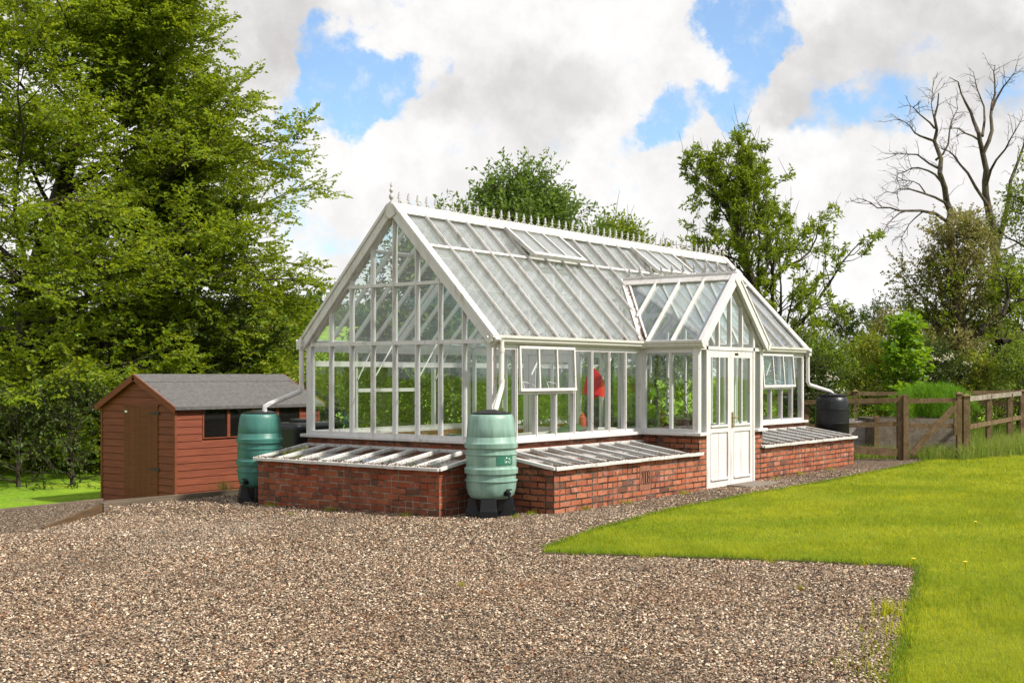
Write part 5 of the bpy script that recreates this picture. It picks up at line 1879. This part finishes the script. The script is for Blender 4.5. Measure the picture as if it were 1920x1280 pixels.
BH_ = [
    (640, 23, 1.7, 1.3, LEAF_YEL, 'yellow green bush low behind the greenhouse'), (735, 25, 1.9, 1.4, LEAF_YEL, 'yellow green bush beside the apple tree seen through the gable'),
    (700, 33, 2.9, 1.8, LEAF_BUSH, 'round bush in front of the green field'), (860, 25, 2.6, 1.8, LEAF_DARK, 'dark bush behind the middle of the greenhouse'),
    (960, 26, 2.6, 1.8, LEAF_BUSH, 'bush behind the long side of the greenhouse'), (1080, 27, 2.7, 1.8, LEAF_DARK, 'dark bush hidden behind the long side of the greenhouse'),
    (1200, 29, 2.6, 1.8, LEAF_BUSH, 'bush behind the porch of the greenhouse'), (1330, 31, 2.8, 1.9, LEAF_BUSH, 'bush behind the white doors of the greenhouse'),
    (520, 48, 3.4, 2.6, LEAF_BUSH, 'bush in the field beyond the roof of the shed'), (40, 31, 3.6, 2.6, LEAF_DARK, 'dark bush under the huge left tree at the left edge'), (190, 32, 3.0, 2.4, LEAF_DARK, 'dark bush under the huge left tree just left of the shed'), (420, 34, 2.6, 2.4, LEAF_DARK, 'bush showing over the roof of the red shed')]  # bushes by the shed: shade put in as dark leaf colour
for i, (u, dep, H, Rr, lm, lb) in enumerate(BH_):
    s_ = 1.15 if dep < 30 else 1.5
    bush(lb, gpos(u, dep), H, Rr, (.085 * s_, .05 * s_), lm, 140 + i, group='bushes behind the greenhouse')
for i, (u, dep, H, Rr, lb) in enumerate(((35, 22.3, 1.25, 1.25, 'thin leafy saplings in the grass at the left edge'), (135, 22.8, 1.35, 1.2, 'thin leafy saplings in the grass just left of the shed'))):
    bush(lb, gpos(u, dep), H, Rr, (.09, .05), LEAF_DARK, 220 + i, n=13, nb=4, nt=3, nl=4, name='sapling', group='saplings beside the shed', cat='sapling')
# gnarled old tree with dark curving limbs at the right
rng = np.random.default_rng(5)
gt = thing('old_tree', gpos(1830, 32), 'gnarled tree with dark curving limbs over the right hand fence', 'tree', GT_)
S = Segs(); P_, D_ = [], []
for px, r0, r1 in (([(1803, 735), (1806, 660), (1803, 610), (1790, 555), (1780, 500)], .20, .08), ([(1805, 650), (1838, 620), (1880, 590), (1925, 555)], .12, .05), ([(1806, 640), (1775, 615), (1745, 600)], .08, .03),
                   ([(1884, 738), (1878, 690), (1868, 652), (1880, 640), (1905, 632), (1940, 605)], .16, .05), ([(1868, 655), (1845, 668), (1835, 690)], .09, .04), ([(1905, 632), (1925, 650), (1935, 670)], .05, .02), ([(1880, 590), (1890, 560), (1885, 520)], .06, .03)):
    d0 = 32 + rng.normal(0, .3)
    q = np.array([P(u, v, d0 + rng.normal(0, .15)) for u, v in px])
    if px[0][1] > 730: q[0][2] = float(zground(q[0][0], q[0][1])) - .1
    q = np.array([q[0]] + [w for a, b_ in zip(q[:-1], q[1:]) for w in ((a + b_) / 2 + rng.normal(0, .04, 3), b_)])
    S.add(q[None], np.array([r0]), np.array([r1]))
    p, d, f, _ = spawn(rng, q[None], 16, .3, 1.0, .9, .3, 3.5)
    b1_ = extend(rng, p, d, rng.uniform(.4, 1.1, len(p)), 4, .2, .02)
    S.add(b1_, np.full(len(p), .02), np.full(len(p), .006), True)
    p, d, f, _ = spawn(rng, b1_, 9, .25, 1.0, .8, .3, 1.5)
    t2 = extend(rng, p, d, rng.uniform(.15, .35, len(p)), 2, .15, .02)
    S.add(t2, np.full(len(p), .005), np.full(len(p), .002), True)
    pl, dl, _, _ = spawn(rng, t2, 7, .2, 1, .9, .3, 3.5)
    P_.append(pl); D_.append(dl)
S.build('trunk', BARK, gt)
leafmesh('crown', np.concatenate(P_), np.concatenate(D_), .085, .055, LEAF_ASH, gt, rng, .4)

# elder-like blossom
BLOS = m_leaf('cream_blossom', [(.55, .50, .38), (.72, .66, .52)], .3, .7, .2)
for i, (u, v, dep, sx, lb) in enumerate(((1752, 688, 29.5, .75, 'flowering shrub with cream blossom behind the feathery bush'), (1530, 724, 26.5, .5, 'low flowering shrub with cream blossom behind the black butt'))):
    c = gpos(u, dep)
    H_ = float(P(u, v, dep)[2] - c[2])
    rt, _ = bush(lb, c, H_ + .35, .9 * sx / .75, (.07, .045), LEAF_DARK, 180 + i, group='flowering shrubs')
    n = 260
    rng = np.random.default_rng(60 + i)
    cc = rng.normal(0, 1, (16, 3)) * (.5 * sx, .5 * sx, .22) + c + (0, 0, H_)
    pts = cc[rng.integers(0, 16, n)] + rng.normal(0, 1, (n, 3)) * (.09, .09, .04)
    pts += nrmz(np.array([CX, CY, 1.6]) - c) * .35
    flakes('blossom', pts, .030, BLOS, rt)

# far wood on the horizon at the right and hedges of the field at the left
rng = np.random.default_rng(8)
pts, dirs = [], []
for u0, u1, dep, hh, n in ((1380, 2250, 75, 3.6, 5200), (1380, 2300, 100, 6.0, 4200), (250, 760, 190, 5.0, 3000), (-400, 1300, 260, 9.0, 5000)):
    u = rng.uniform(u0, u1, n); d = dep + rng.normal(0, 3, n)
    lat = (u - 960) / FPX * d
    x, y = CX + d * cY + lat * sY, CY + d * sY - lat * cY
    prof_ = .55 + .45 * np.sin(u * .021 + dep) * np.sin(u * .047) + .12 * np.sin(u * .13)
    z = zground(x, y) + rng.random(n) ** .7 * hh * np.clip(prof_, .3, 1.1)
    pts.append(np.stack([x, y, z], -1)); dirs.append(np.full(n, dep / 75))
pts = np.concatenate(pts); sc_ = np.concatenate(dirs)
o = leafmesh('distant_wood', pts, rng.normal(0, 1, (len(pts), 3)), .55 * sc_, .42 * sc_, LEAF_DARK, None, rng, .2)
tag(o, kind='stuff')

# feathery fennel bush: many fine strands
c = gpos(1748, 25.2)
fen = thing('fennel_bush', c, 'bright green feathery bush inside the fenced garden', 'bush')
rng = np.random.default_rng(15)
n = 14000
st = rng.normal(0, 1, (70, 2)) * (.27, .27)
q = st[rng.integers(0, 70, n)]
hh = 1.36 * rng.random(n) ** .6
ax_ = nrmz(np.array([sY, -cY, 0]))
sprd = (1 + hh * .45)[:, None]
xy = q * sprd + rng.normal(0, .06, (n, 2))
top_ = 1.42 - .55 * np.clip(np.hypot(xy[:, 0], xy[:, 1]), 0, 1.0) ** 2
pz = np.minimum(hh, top_)
p = np.stack([c[0] + xy[:, 0], c[1] + xy[:, 1], c[2] + pz], -1)
FENN = m_leaf('fennel_strand', [(.06, .17, .010), (.12, .27, .014), (.20, .34, .02)], .4, .6, .2)
leafmesh('fronds', p, np.stack([rng.normal(0, .5, n), rng.normal(0, .5, n), np.full(n, .9)], -1), .17, .010, FENN, fen, rng, .0)
MB_ = MB()
for a in st[:18]: MB_.tube([(c[0] + a[0], c[1] + a[1], c[2] - .05), (c[0] + a[0] * 1.4, c[1] + a[1] * 1.4, c[2] + .65)], .009, 5)
MB_.build('stems', STEM, fen)

# ------------------------------------------------------------------ fence, gate, garden beds
FD = 22.2


def m_oldwood(name, a, b_, moss, mf=.5):
    m, t = mat(name)
    co = t.co()
    n1 = t.noise(co, 6, 6, .7, 0, .6); n2 = t.noise(co, 38, 5, .7); n3 = t.noise(co, 2.2, 5, .65)
    isl = t.n('ShaderNodeNewGeometry', None, 'Random Per Island')
    c = t.mix(t.smooth(n1, .3, .7), a, b_)
    c = t.mix(t.math('MULTIPLY', t.smooth(n2, .5, .7), .7), c, tuple(k * .3 for k in a))
    c = t.mix(t.math('MULTIPLY', t.smooth(n3, .45, .65), mf), c, moss)
    c = t.mix(t.math('MULTIPLY', isl, .3), c, tuple(k * .5 for k in a))
    t.out(t.bsdf(c, .95, t.bump(t.math('ADD', n1, n2), .9, .012), .15))
    return m


FENCE = m_oldwood('mossy_fence_wood', (.12, .075, .04), (.25, .17, .095), (.13, .115, .035), .4)
FENCE_PALE = m_oldwood('lichened_pale_wood', (.20, .16, .12), (.45, .40, .33), (.12, .10, .06), .35)


def fpt(u, dep, z):
    q = P(u, 700, dep); q[2] = z
    return q


zf = float(zground(*gpos(1690, FD)[:2])) + .0
zv = lambda v, dep: CZ - (v - HY) / FPX * dep
postg = thing('fence_section', gpos(1640, FD), 'brown post and rail fence between the black butt and the garden gate', 'fence', 'post and rail fences round the garden')
dr2 = nrmz(np.array([sY, -cY, 0])); dpv = np.array([cY, sY, 0])


def post(u, dep, v0, w, parent, m=FENCE, cap='flat', bottom=-.3, d=None):
    d = d or w
    q = fpt(u, dep, 0)
    zt = zv(v0, dep)
    zb = float(zground(q[0], q[1])) + bottom
    b = MB()
    a = q - dr2 * w / 2 - dpv * d / 2; e = q + dr2 * w / 2 + dpv * d / 2
    corners = [q + dr2 * sx * w / 2 + dpv * sy * d / 2 for sx, sy in ((-1, -1), (1, -1), (1, 1), (-1, 1))]
    z1 = zt - (.05 if cap != 'flat' else 0)
    b.prism([np.array([c[0], c[1], (zb + z1) / 2]) for c in corners], (0, 0, 1), z1 - zb)
    if cap == 'dome':
        b.prism([q + dr2 * w / 2 * math.cos(t) + (0, 0, z1 - .012) + np.array((0, 0, 1)) * .055 * math.sin(t) for t in np.linspace(0, pi, 9)], dpv, d)
    if cap == 'cap':
        cc = [q + dr2 * sx * (w / 2 + .025) + dpv * sy * (d / 2 + .025) + (0, 0, z1) for sx, sy in ((-1, -1), (1, -1), (1, 1), (-1, 1))]
        ap = q + (0, 0, z1 + .05)
        b.add(cc + [ap], [(3, 2, 1, 0), (0, 1, 4), (1, 2, 4), (2, 3, 4), (3, 0, 4)])
    return b.build('post', m, parent)


def rail(a, c, parent, h=.085, t=.035, m=FENCE, name='rail'):
    return MB().bar(a, c, t, h).build(name, m, parent)


R1 = lambda u, v, dep: np.array(P(u, v, dep))
post(1686.5, FD + .03, 741, .085, postg)
rail(R1(1505, 754, FD - .02 + .3), R1(1683, 750, FD), postg, m=FENCE)
rail(R1(1505, 800, FD + .28), R1(1683, 794, FD), postg)
rail(R1(1597, 842, FD - .02), R1(1682, 848, FD - .02), postg, .14, .05, name='kick_board')
post(1512, FD + .34, 756, .09, postg)
post(1597, FD + .1, 838, .06, postg)
gate = thing('garden_gate', gpos(1745, FD), 'low brown wooden garden gate with a diagonal brace', 'gate')
post(1697.5, FD - .03, 738, .095, gate, cap='dome')
rail(R1(1703, 751.5, FD), R1(1793, 750, FD), gate, .085)
rail(R1(1703, 798, FD), R1(1793, 798, FD), gate, .085)
MB().bar(R1(1708, 851, FD - .045), R1(1789, 763, FD - .045), .115, .035, dpv).build('brace', FENCE, gate)
MB().bar(R1(1793, 751, FD - .02), R1(1793, 815, FD - .02), .09, .04, dpv).build('gate_stile', FENCE, gate)
fr2 = thing('fence_section', gpos(1860, 24.5), 'post and rail fence with a pale lichened top rail right of the garden gate', 'fence', 'post and rail fences round the garden')
post(1798, FD, 733, .085, fr2, cap='cap')
post(1811, FD + .02, 737, .12, fr2, cap='cap')
for u, d in ((1854, 23.9), (1893, 25.6), (1929, 27.4)): post(u, d, 704 + 35 * 22.2 / d, .10, fr2, cap='cap')
rail(R1(1817, 747.5, FD + .1), R1(1990, 729, 31), fr2, .09, .035, FENCE_PALE)
rail(R1(1817, 800, FD + .1), R1(1990, 768, 31), fr2, .08, .035, FENCE)
fb = thing('fence_section', gpos(1680, 26.5), 'farthest rail fence at the back of the garden behind the feathery bush', 'fence', 'post and rail fences round the garden')
for u in (1603, 1800, 1916, 2030): post(u, 26.5, 729, .09, fb, cap='cap')
rail(R1(1470, 737, 26.5), R1(1703, 738, 26.5), fb, .085)
rail(R1(1800, 736, 26.5), R1(2030, 734, 26.5), fb, .085)
rail(R1(1470, 754, 26.6), R1(2030, 756, 26.6), fb, .085)
BED = m_oldwood('bed_boards', (.14, .11, .08), (.25, .21, .165), (.11, .10, .06), .35)
BED_PALE = m_oldwood('pale_bed_boards', (.30, .265, .235), (.48, .44, .40), (.19, .16, .12), .3)
GRITM = m_plain('garden_grit', (.36, .27, .21), .95, .25, 10, .5, 60)


def bed(label, u0, u1, dep, v0, v1, BED=BED):
    a, c = fpt(u0, dep, 0), fpt(u1, dep, 0)
    zt, zb = zv(v0, dep), float(zground(a[0], a[1])) - .1
    root = thing('raised_bed', ((a[0] + c[0]) / 2, (a[1] + c[1]) / 2, zb), label, 'garden bed', 'raised beds in the garden')
    for k in range(2):
        z = zb + (zt - zb) * (k + .5) / 2
        h = (zt - zb) / 2 - .006
        MB().bar(np.array([a[0], a[1], z]), np.array([c[0], c[1], z]), .04, h).build('board', BED, root)
        bk_ = dpv * 1.1
        MB().bar(np.array([a[0], a[1], z]) + bk_, np.array([c[0], c[1], z]) + bk_, .04, h).build('board', BED, root)
    for e in (a, c):
        MB().bar(np.array([e[0], e[1], zb + (zt - zb) / 2]), np.array([e[0], e[1], zb + (zt - zb) / 2]) + bk_, .038, zt - zb - .01).build('board', BED, root)
    MB().prism([np.array([*q[:2], zt - .06]) for q in (a, c, c + bk_, a + bk_)], (0, 0, 1), .04).build('soil', SOIL, root)
    q = fpt(u0 + 3, dep - .06, 0)
    MB().bar((q[0], q[1], zb), (q[0], q[1], zt + .06), .09, .06, dpv).build('corner_stake', FENCE, root)
    return root


bed('timber raised bed seen through the fence beside the gate', 1640, 1796, 24.0, 784, 838)
bed('pale timber raised bed between the black butt and the gate', 1560, 1634, 24.6, 788, 822, BED_PALE)
ga = [gpos(u, d) for u, d in ((1450, 23.2), (1830, 23.0), (2150, 30), (1440, 30))]
tag(link_mesh('garden_path', [g_ + (0, 0, .02) for g_ in ga], [0, 1, 2, 3], [4], GRITM), kind='structure')

# long grass
TALL = m_leaf('long_grass', [(.05, .14, .010), (.11, .24, .014), (.18, .32, .02), (.36, .34, .12)], .4, .6, .2)
rng = np.random.default_rng(9)
xs, ys, hs = [], [], []


def grasspatch(u0, u1, d0, d1, n, h0, h1):
    u = rng.uniform(u0, u1, n); d = rng.uniform(d0, d1, n) if not callable(d0) else d0(u) + rng.random(n) * (d1(u) - d0(u))
    lat = (u - 960) / FPX * d
    xs.append(CX + d * cY + lat * sY); ys.append(CY + d * sY - lat * cY); hs.append(rng.uniform(h0, h1, n))


grasspatch(1800, 2010, lambda u: 21.6 + (u - 1800) * .015, lambda u: 22.6 + (u - 1800) * .028, 4200, .15, .52)
grasspatch(1725, 1805, 21.9, 22.9, 800, .1, .42)
grasspatch(1600, 1900, 22.5, 23.9, 2600, .06, .36)
grasspatch(1560, 1800, 24.1, 26.0, 1800, .1, .34)
grasspatch(1800, 2000, 22.9, 26.0, 3200, .12, .5)
grasspatch(1520, 2050, 27.5, 33, 5200, .2, .75)
grasspatch(1820, 2050, 24.5, 28, 2500, .2, .6)
grasspatch(560, 1450, 20.5, 26, 5000, .15, .5)
x, y, h = map(np.concatenate, (xs, ys, hs))
k = ~((x > -1) & (x < L + .3) & (y > -1) & (y < W + 1.2))
x, y, h = x[k], y[k], h[k]
blades('long_grass', x, y, zground(x, y), h, rng.uniform(.006, .014, len(x)) * 1.3, TALL, .5, rng)

# ------------------------------------------------------------------ things inside the greenhouse
RED = m_plain('red_net', (.62, .012, .015), .7, .1, 9, .5, 160)
m_, t_n = mat('red_net_sheer')
co = t_n.co()
sh_ = t_n.n('ShaderNodeMixShader', {0: .25, 1: t_n.bsdf((.62, .012, .018), .7, None, .2), 2: t_n.n('ShaderNodeBsdfTranslucent', {'Color': (.7, .02, .02)})})
t_n.out(sh_)
c = P(1112, 690, 17.2)
nb_ = thing('net_bag', (c[0], c[1], c[2] - .15), 'bright red net bag hanging inside the greenhouse window', 'bag')
v, fc = [], []
rg2 = random.Random(4)
nr, ns = 9, 20
for i in range(nr):
    t = i / (nr - 1)
    rad = .02 + .17 * t ** .8
    for k in range(ns):
        a = 2 * pi * k / ns
        wv = 1 + .16 * math.sin(a * 5 + t * 2) + rg2.uniform(-.05, .05)
        p = c + dr2 * math.cos(a) * rad * wv * 1.0 + dpv * math.sin(a) * rad * .5 * wv + np.array([0, 0, -.36 * t + (.05 * math.sin(a * 2 + 1) + .03 * math.sin(a * 3)) * t])
        v.append(p + dr2 * (.03 * t))
fc = [(i * ns + k, i * ns + (k + 1) % ns, (i + 1) * ns + (k + 1) % ns, (i + 1) * ns + k) for i in range(nr - 1) for k in range(ns)]
MB().add(v, fc).build('net', m_, nb_, smooth=True)
MB().tube([c + (0, 0, .0), c + (0, 0, .42)], .004, 5).build('string', STEM, nb_)
# bench
BENCHM = m_paint('bench_board', (.62, .58, .52), .5)
for x0_, x1_, lb in ((.35, 3.30, 'pale potting bench inside the left part of the greenhouse'),):
    bn = thing('potting_bench', ((x0_ + x1_) / 2, .55, .02), lb, 'bench')
    MB().box(x0_ + 1.0, .24, .80, x1_, .82, .835).build('bench_top', BENCHM, bn)
    for x in (x0_ + 1.05, x1_ - .1):
        for y in (.3, .75): MB().box(x, y, .02, x + .05, y + .05, .80).build('leg', BENCHM, bn)
ORG = m_plain('red_bottle', (.42, .055, .025), .4, .15, 12, .05)
c = P(1092, 800, 16.55); c[2] = .836
bo = thing('spray_bottle', c, 'red brown bottle standing on the potting bench', 'bottle')
MB().lathe(c, [(.05, 0), (.054, .02), (.054, .16), (.048, .19), (.05, .2), (.03, .215), (.02, .22)], 16).build('bottle_body', ORG, bo, smooth=True)
MB().lathe(c, [(.03, .215), (.03, .24), (.012, .25), (.012, .27), (.001, .275)], 12).build('cap', ORG, bo, smooth=True)
GRP = m_plain('green_tarpaulin', (.035, .07, .035), .6, .3, 6, .6, 18)
c = P(1062, 812, 16.3); c[2] = .836
v = []
for i in range(12):
    for j in range(7):
        u, w = i / 11, j / 6
        v.append((c[0] - .32 + .75 * u, c[1] - .12 + .3 * w, c[2] + .004 + .13 * math.sin(pi * min(1, u * .8)) ** 1.3 * (u ** .6) * math.sin(pi * (.12 + .76 * w)) + .012 * math.sin(7 * u + 5 * w)))
o = MB().add(v, [(i * 7 + j, (i + 1) * 7 + j, (i + 1) * 7 + j + 1, i * 7 + j + 1) for i in range(11) for j in range(6)]).build('tarpaulin', GRP, smooth=True)
o.modifiers.new('thick', 'SOLIDIFY').thickness = .006
tag(o, 'crumpled dark green sheet lying on the potting bench', 'sheet')
c = P(1140, 806, 16.9); c[2] = .86
tag(MB().tube([c - dr2 * .14, c + dr2 * .13 + (0, 0, .0)], .024, 12).tube([c - dr2 * .12 + dpv * .07, c + dr2 * .09 + dpv * .07], .022, 12).build('paper_roll', BENCHM), 'pale cardboard tubes lying on the potting bench', 'tube')
# stacked green trays by the gable
POTG = m_plain('dark_green_pot', (.02, .085, .06), .45, .2, 8, .1)
c = P(852, 815, 15.0); c[2] = .52
for k in range(3):
    z = c[2] + k * .115
    q = thing('plant_pot', (c[0], c[1], z), ('lowest of the dark green pots stacked inside the gable', 'middle one of the dark green pots stacked inside the gable', 'topmost of the dark green pots stacked inside the gable')[k], 'plant pot', 'dark green pots inside the gable')
    MB().lathe((c[0], c[1], z), [(.085, 0), (.10, .10), (.112, .10), (.114, .128), (.108, .128), (.10, .105), (.001, .10)], 22).build('pot_body', POTG, q, smooth=True)
tag(MB().box(c[0] - .25, c[1] - .3, .02, c[0] + .25, c[1] + .3, .515).build('crate_stand', BENCHM, bevel=.01), 'pale box under the stacked green pots', 'box')


# climbing plants
def climber(label, cx, cy, h, n, seed, leaf, lm, rad=.25):
    rng = np.random.default_rng(seed)
    root = thing('climbing_plant', (cx, cy, .02), label, 'plant', 'plants growing in the greenhouse')
    S = Segs(); P_, D_ = [], []
    for k in range(n):
        s = np.array([[cx + rng.normal(0, rad * .7), cy + rng.normal(0, rad * .35), .02]])
        st = extend(rng, s, np.array([[rng.normal(0, .1), rng.normal(0, .1), 1.]]), np.array([h * rng.uniform(.75, 1.05)]), 10, .09, .05)
        S.add(st, np.array([.009]), np.array([.004]))
        p, d, f, _ = spawn(rng, st, 26, .08, 1.0, 1.2, .3, 3.5)
        t2 = extend(rng, p, d, rng.uniform(.08, .22, len(p)), 2, .1, -.05)
        S.add(t2, np.full(len(p), .004), np.full(len(p), .002), True)
        pl, dl, _, _ = spawn(rng, t2, 4, .3, 1, .8, .3, 3.5)
        P_.append(pl); D_.append(dl)
    S.build('stems', STEM, root)
    leafmesh('leaves', np.concatenate(P_), np.concatenate(D_), leaf[0], leaf[1], lm, root, rng, .8)


climber('leafy vine behind the left window of the porch', 4.15, 1.25, 1.75, 12, 1, (.15, .12), LEAF_MAPLE, .35)
climber('bright leafy vine close to the left porch window', 3.85, .35, 1.65, 8, 11, (.15, .12), LEAF_MAPLE, .2)
climber('leafy vine behind the partition door', 4.0, 2.5, 1.7, 6, 2, (.13, .10), LEAF_MAPLE)
climber('tall leafy plant behind the white doors', 5.3, 2.0, 1.9, 8, 3, (.13, .09), LEAF_MAPLE, .4)
climber('tall leafy plant inside the right end of the greenhouse', 7.2, .8, 1.65, 9, 4, (.16, .06), LEAF_APPLE, .5)
climber('second tall leafy plant at the far end of the greenhouse', 8.1, 1.3, 1.7, 8, 5, (.16, .06), LEAF_APPLE, .4)
climber('leafy plant in the middle of the right part of the greenhouse', 6.3, 1.9, 1.6, 7, 6, (.14, .08), LEAF_BUSH, .4)

# ------------------------------------------------------------------ sky, sun, camera
SUN_EL = R(47)
svec = np.array([.88 * sY - .40 * cY, -.88 * cY - .40 * sY, 0]); svec = nrmz(svec) * math.cos(SUN_EL)
svec = np.array([svec[0], svec[1], math.sin(SUN_EL)])
wd = bpy.data.worlds.new('World'); SC.world = wd; wd.use_nodes = True
t = NT(wd.node_tree)
sky = t.n('ShaderNodeTexSky', None, 0, sky_type='NISHITA')
sn = sky.node
sn.sun_disc = False; sn.sun_elevation = SUN_EL; sn.sun_rotation = math.atan2(svec[0], svec[1]); sn.air_density = 1.0; sn.dust_density = .6; sn.ozone_density = 1.6
d = t.co('Generated')
d = t.vec('NORMALIZE', d)
CAMP = np.array([CX, CY, CZ])
wn = t.vec('SUBTRACT', t.noise(d, 9.0, 7, .62, 1), (.5, .5, .5))
wn2 = t.vec('SUBTRACT', t.noise(d, 30.0, 5, .6, 1), (.5, .5, .5))
dd = t.vec('NORMALIZE', t.vec('ADD', d, t.vec('ADD', t.vec('SCALE', wn, .07), t.vec('SCALE', wn2, .04))))


def blobs(lst):
    tot = None
    for u, v, r, a in lst:
        q = nrmz(P(u, v, 1.0) - CAMP)
        dt_ = t.vec('DOT_PRODUCT', dd, tuple(q), 1)
        ra = r / FPX * 1.35
        f = t.smooth(dt_, math.cos(ra), math.cos(ra * .15))
        f = t.math('MULTIPLY', f, a)
        tot = f if tot is None else t.math('ADD', tot, f)
    return tot


blue = blobs([(625, 90, 60, 1.1), (600, 150, 50, 1), (690, 170, 70, 1.1), (760, 140, 42, .9), (655, 210, 48, .9), (560, 190, 55, .6), (540, 330, 60, .5), (600, 440, 60, .42), (500, 250, 60, .5), (830, 110, 26, .6),
              (1335, 30, 46, .9), (1395, 40, 60, 1.1), (1420, 120, 50, 1.05), (1345, 185, 36, .8), (1260, 228, 48, 1), (1390, 200, 44, .8), (1200, 245, 34, .5), (1660, 195, 60, .7), (1560, 218, 50, .7), (1895, 185, 46, .7), (1450, 90, 36, .8),
              (400, 130, 50, .35), (560, 620, 80, .4), (700, 470, 50, .5), (760, 430, 40, .5)])
fbm = t.math('ADD', t.math('MULTIPLY', t.noise(d, 14.0, 9, .68), .6), t.math('MULTIPLY', t.noise(d, 46.0, 7, .66), .4))
gen = t.noise(t.n('ShaderNodeMapping', {'Vector': d, 'Scale': (1, 1, 2.2)}), 2.6, 6, .6)
fwd = nrmz(P(960, 300, 1.0) - CAMP)
infr = t.smooth(t.vec('DOT_PRODUCT', d, tuple(fwd), 1), math.cos(R(42)), math.cos(R(28)))
els = t.math('MULTIPLY', t.math('SUBTRACT', 1.0, infr), t.smooth(gen, .50, .62))
bm_ = t.math('ADD', t.math('ADD', t.math('MULTIPLY', t.math('MINIMUM', blue, 1.0), infr), els), t.math('MULTIPLY', t.math('SUBTRACT', fbm, .5), 3.4))
mask = t.math('MULTIPLY', t.smooth(bm_, .18, 1.05), .92)
grey = blobs([(1650, 115, 130, 1), (1500, 130, 80, .9), (1800, 105, 130, .9), (1900, 140, 80, .7), (1580, 165, 80, .8), (900, 175, 110, .5), (1010, 185, 100, .55), (1100, 170, 70, .4), (820, 190, 60, .4), (430, 25, 150, .8), (1700, 20, 120, .35), (1290, 330, 90, .4), (1450, 350, 70, .3), (1640, 330, 70, .3), (740, 230, 60, .3), (560, 40, 80, .5)])
wn_ = t.noise(d, 40.0, 6, .62)
gn = t.math('ADD', t.math('MINIMUM', grey, 1.0), t.math('ADD', t.math('MULTIPLY', t.math('SUBTRACT', t.noise(d, 5.0, 6, .6), .5), 1.1), t.math('MULTIPLY', t.math('SUBTRACT', t.noise(d, 17.0, 8, .64), .5), 1.5)))
gf = t.smooth(gn, -.1, 2.1)
wv = t.math('MULTIPLY', t.smooth(t.math('ADD', t.math('MULTIPLY', t.noise(d, 11.0, 8, .62), .7), t.math('MULTIPLY', wn_, .3)), .42, .62), 1.0)
cl = t.mix(gf, t.mix(wv, (1.08, 1.07, 1.06), (.96, .945, .94)), (.56, .54, .535))
skyc = t.mix(1.0, sky, (.74, .88, .97), 'MULTIPLY')
bg1 = t.n('ShaderNodeBackground', {'Color': skyc, 'Strength': .15})
bg2 = t.n('ShaderNodeBackground', {'Color': cl, 'Strength': .645})
mx = t.n('ShaderNodeMixShader', {0: mask, 1: bg2, 2: bg1})
o_ = wd.node_tree.nodes.new('ShaderNodeOutputWorld'); wd.node_tree.links.new(mx, o_.inputs[0])
try:
    wd.cycles.sampling_method = 'MANUAL'; wd.cycles.sample_map_resolution = 512
except Exception:
    pass

sl_ = bpy.data.lights.new('sun', 'SUN'); sl_.energy = 4.2; sl_.angle = R(3.0); sl_.color = (1.0, .95, .87)
so = bpy.data.objects.new('sun', sl_); COL.objects.link(so)
so.rotation_euler = Vector(svec).to_track_quat('Z', 'Y').to_euler(); so.location = (0, 0, 30)

cam = bpy.data.cameras.new('camera'); co_ = bpy.data.objects.new('camera', cam); COL.objects.link(co_)
co_.location = (CX, CY, CZ)
co_.rotation_euler = (pi / 2, 0, YAW - pi / 2)
cam.sensor_width = 36; cam.lens = 36 * FPX / 1920
cam.shift_y = (HY - 640) / 1920
cam.clip_end = 3000; cam.clip_start = .1
SC.camera = co_
SC.view_settings.view_transform = 'Standard'; SC.view_settings.look = 'None'; SC.view_settings.gamma = 1; SC.view_settings.exposure = .56
SC.cycles.transparent_max_bounces = 48
SC.cycles.max_bounces = 8; SC.cycles.diffuse_bounces = 3; SC.cycles.glossy_bounces = 3; SC.cycles.transmission_bounces = 4
SC.cycles.caustics_reflective = False; SC.cycles.caustics_refractive = False
print('LEAVES', cnt)
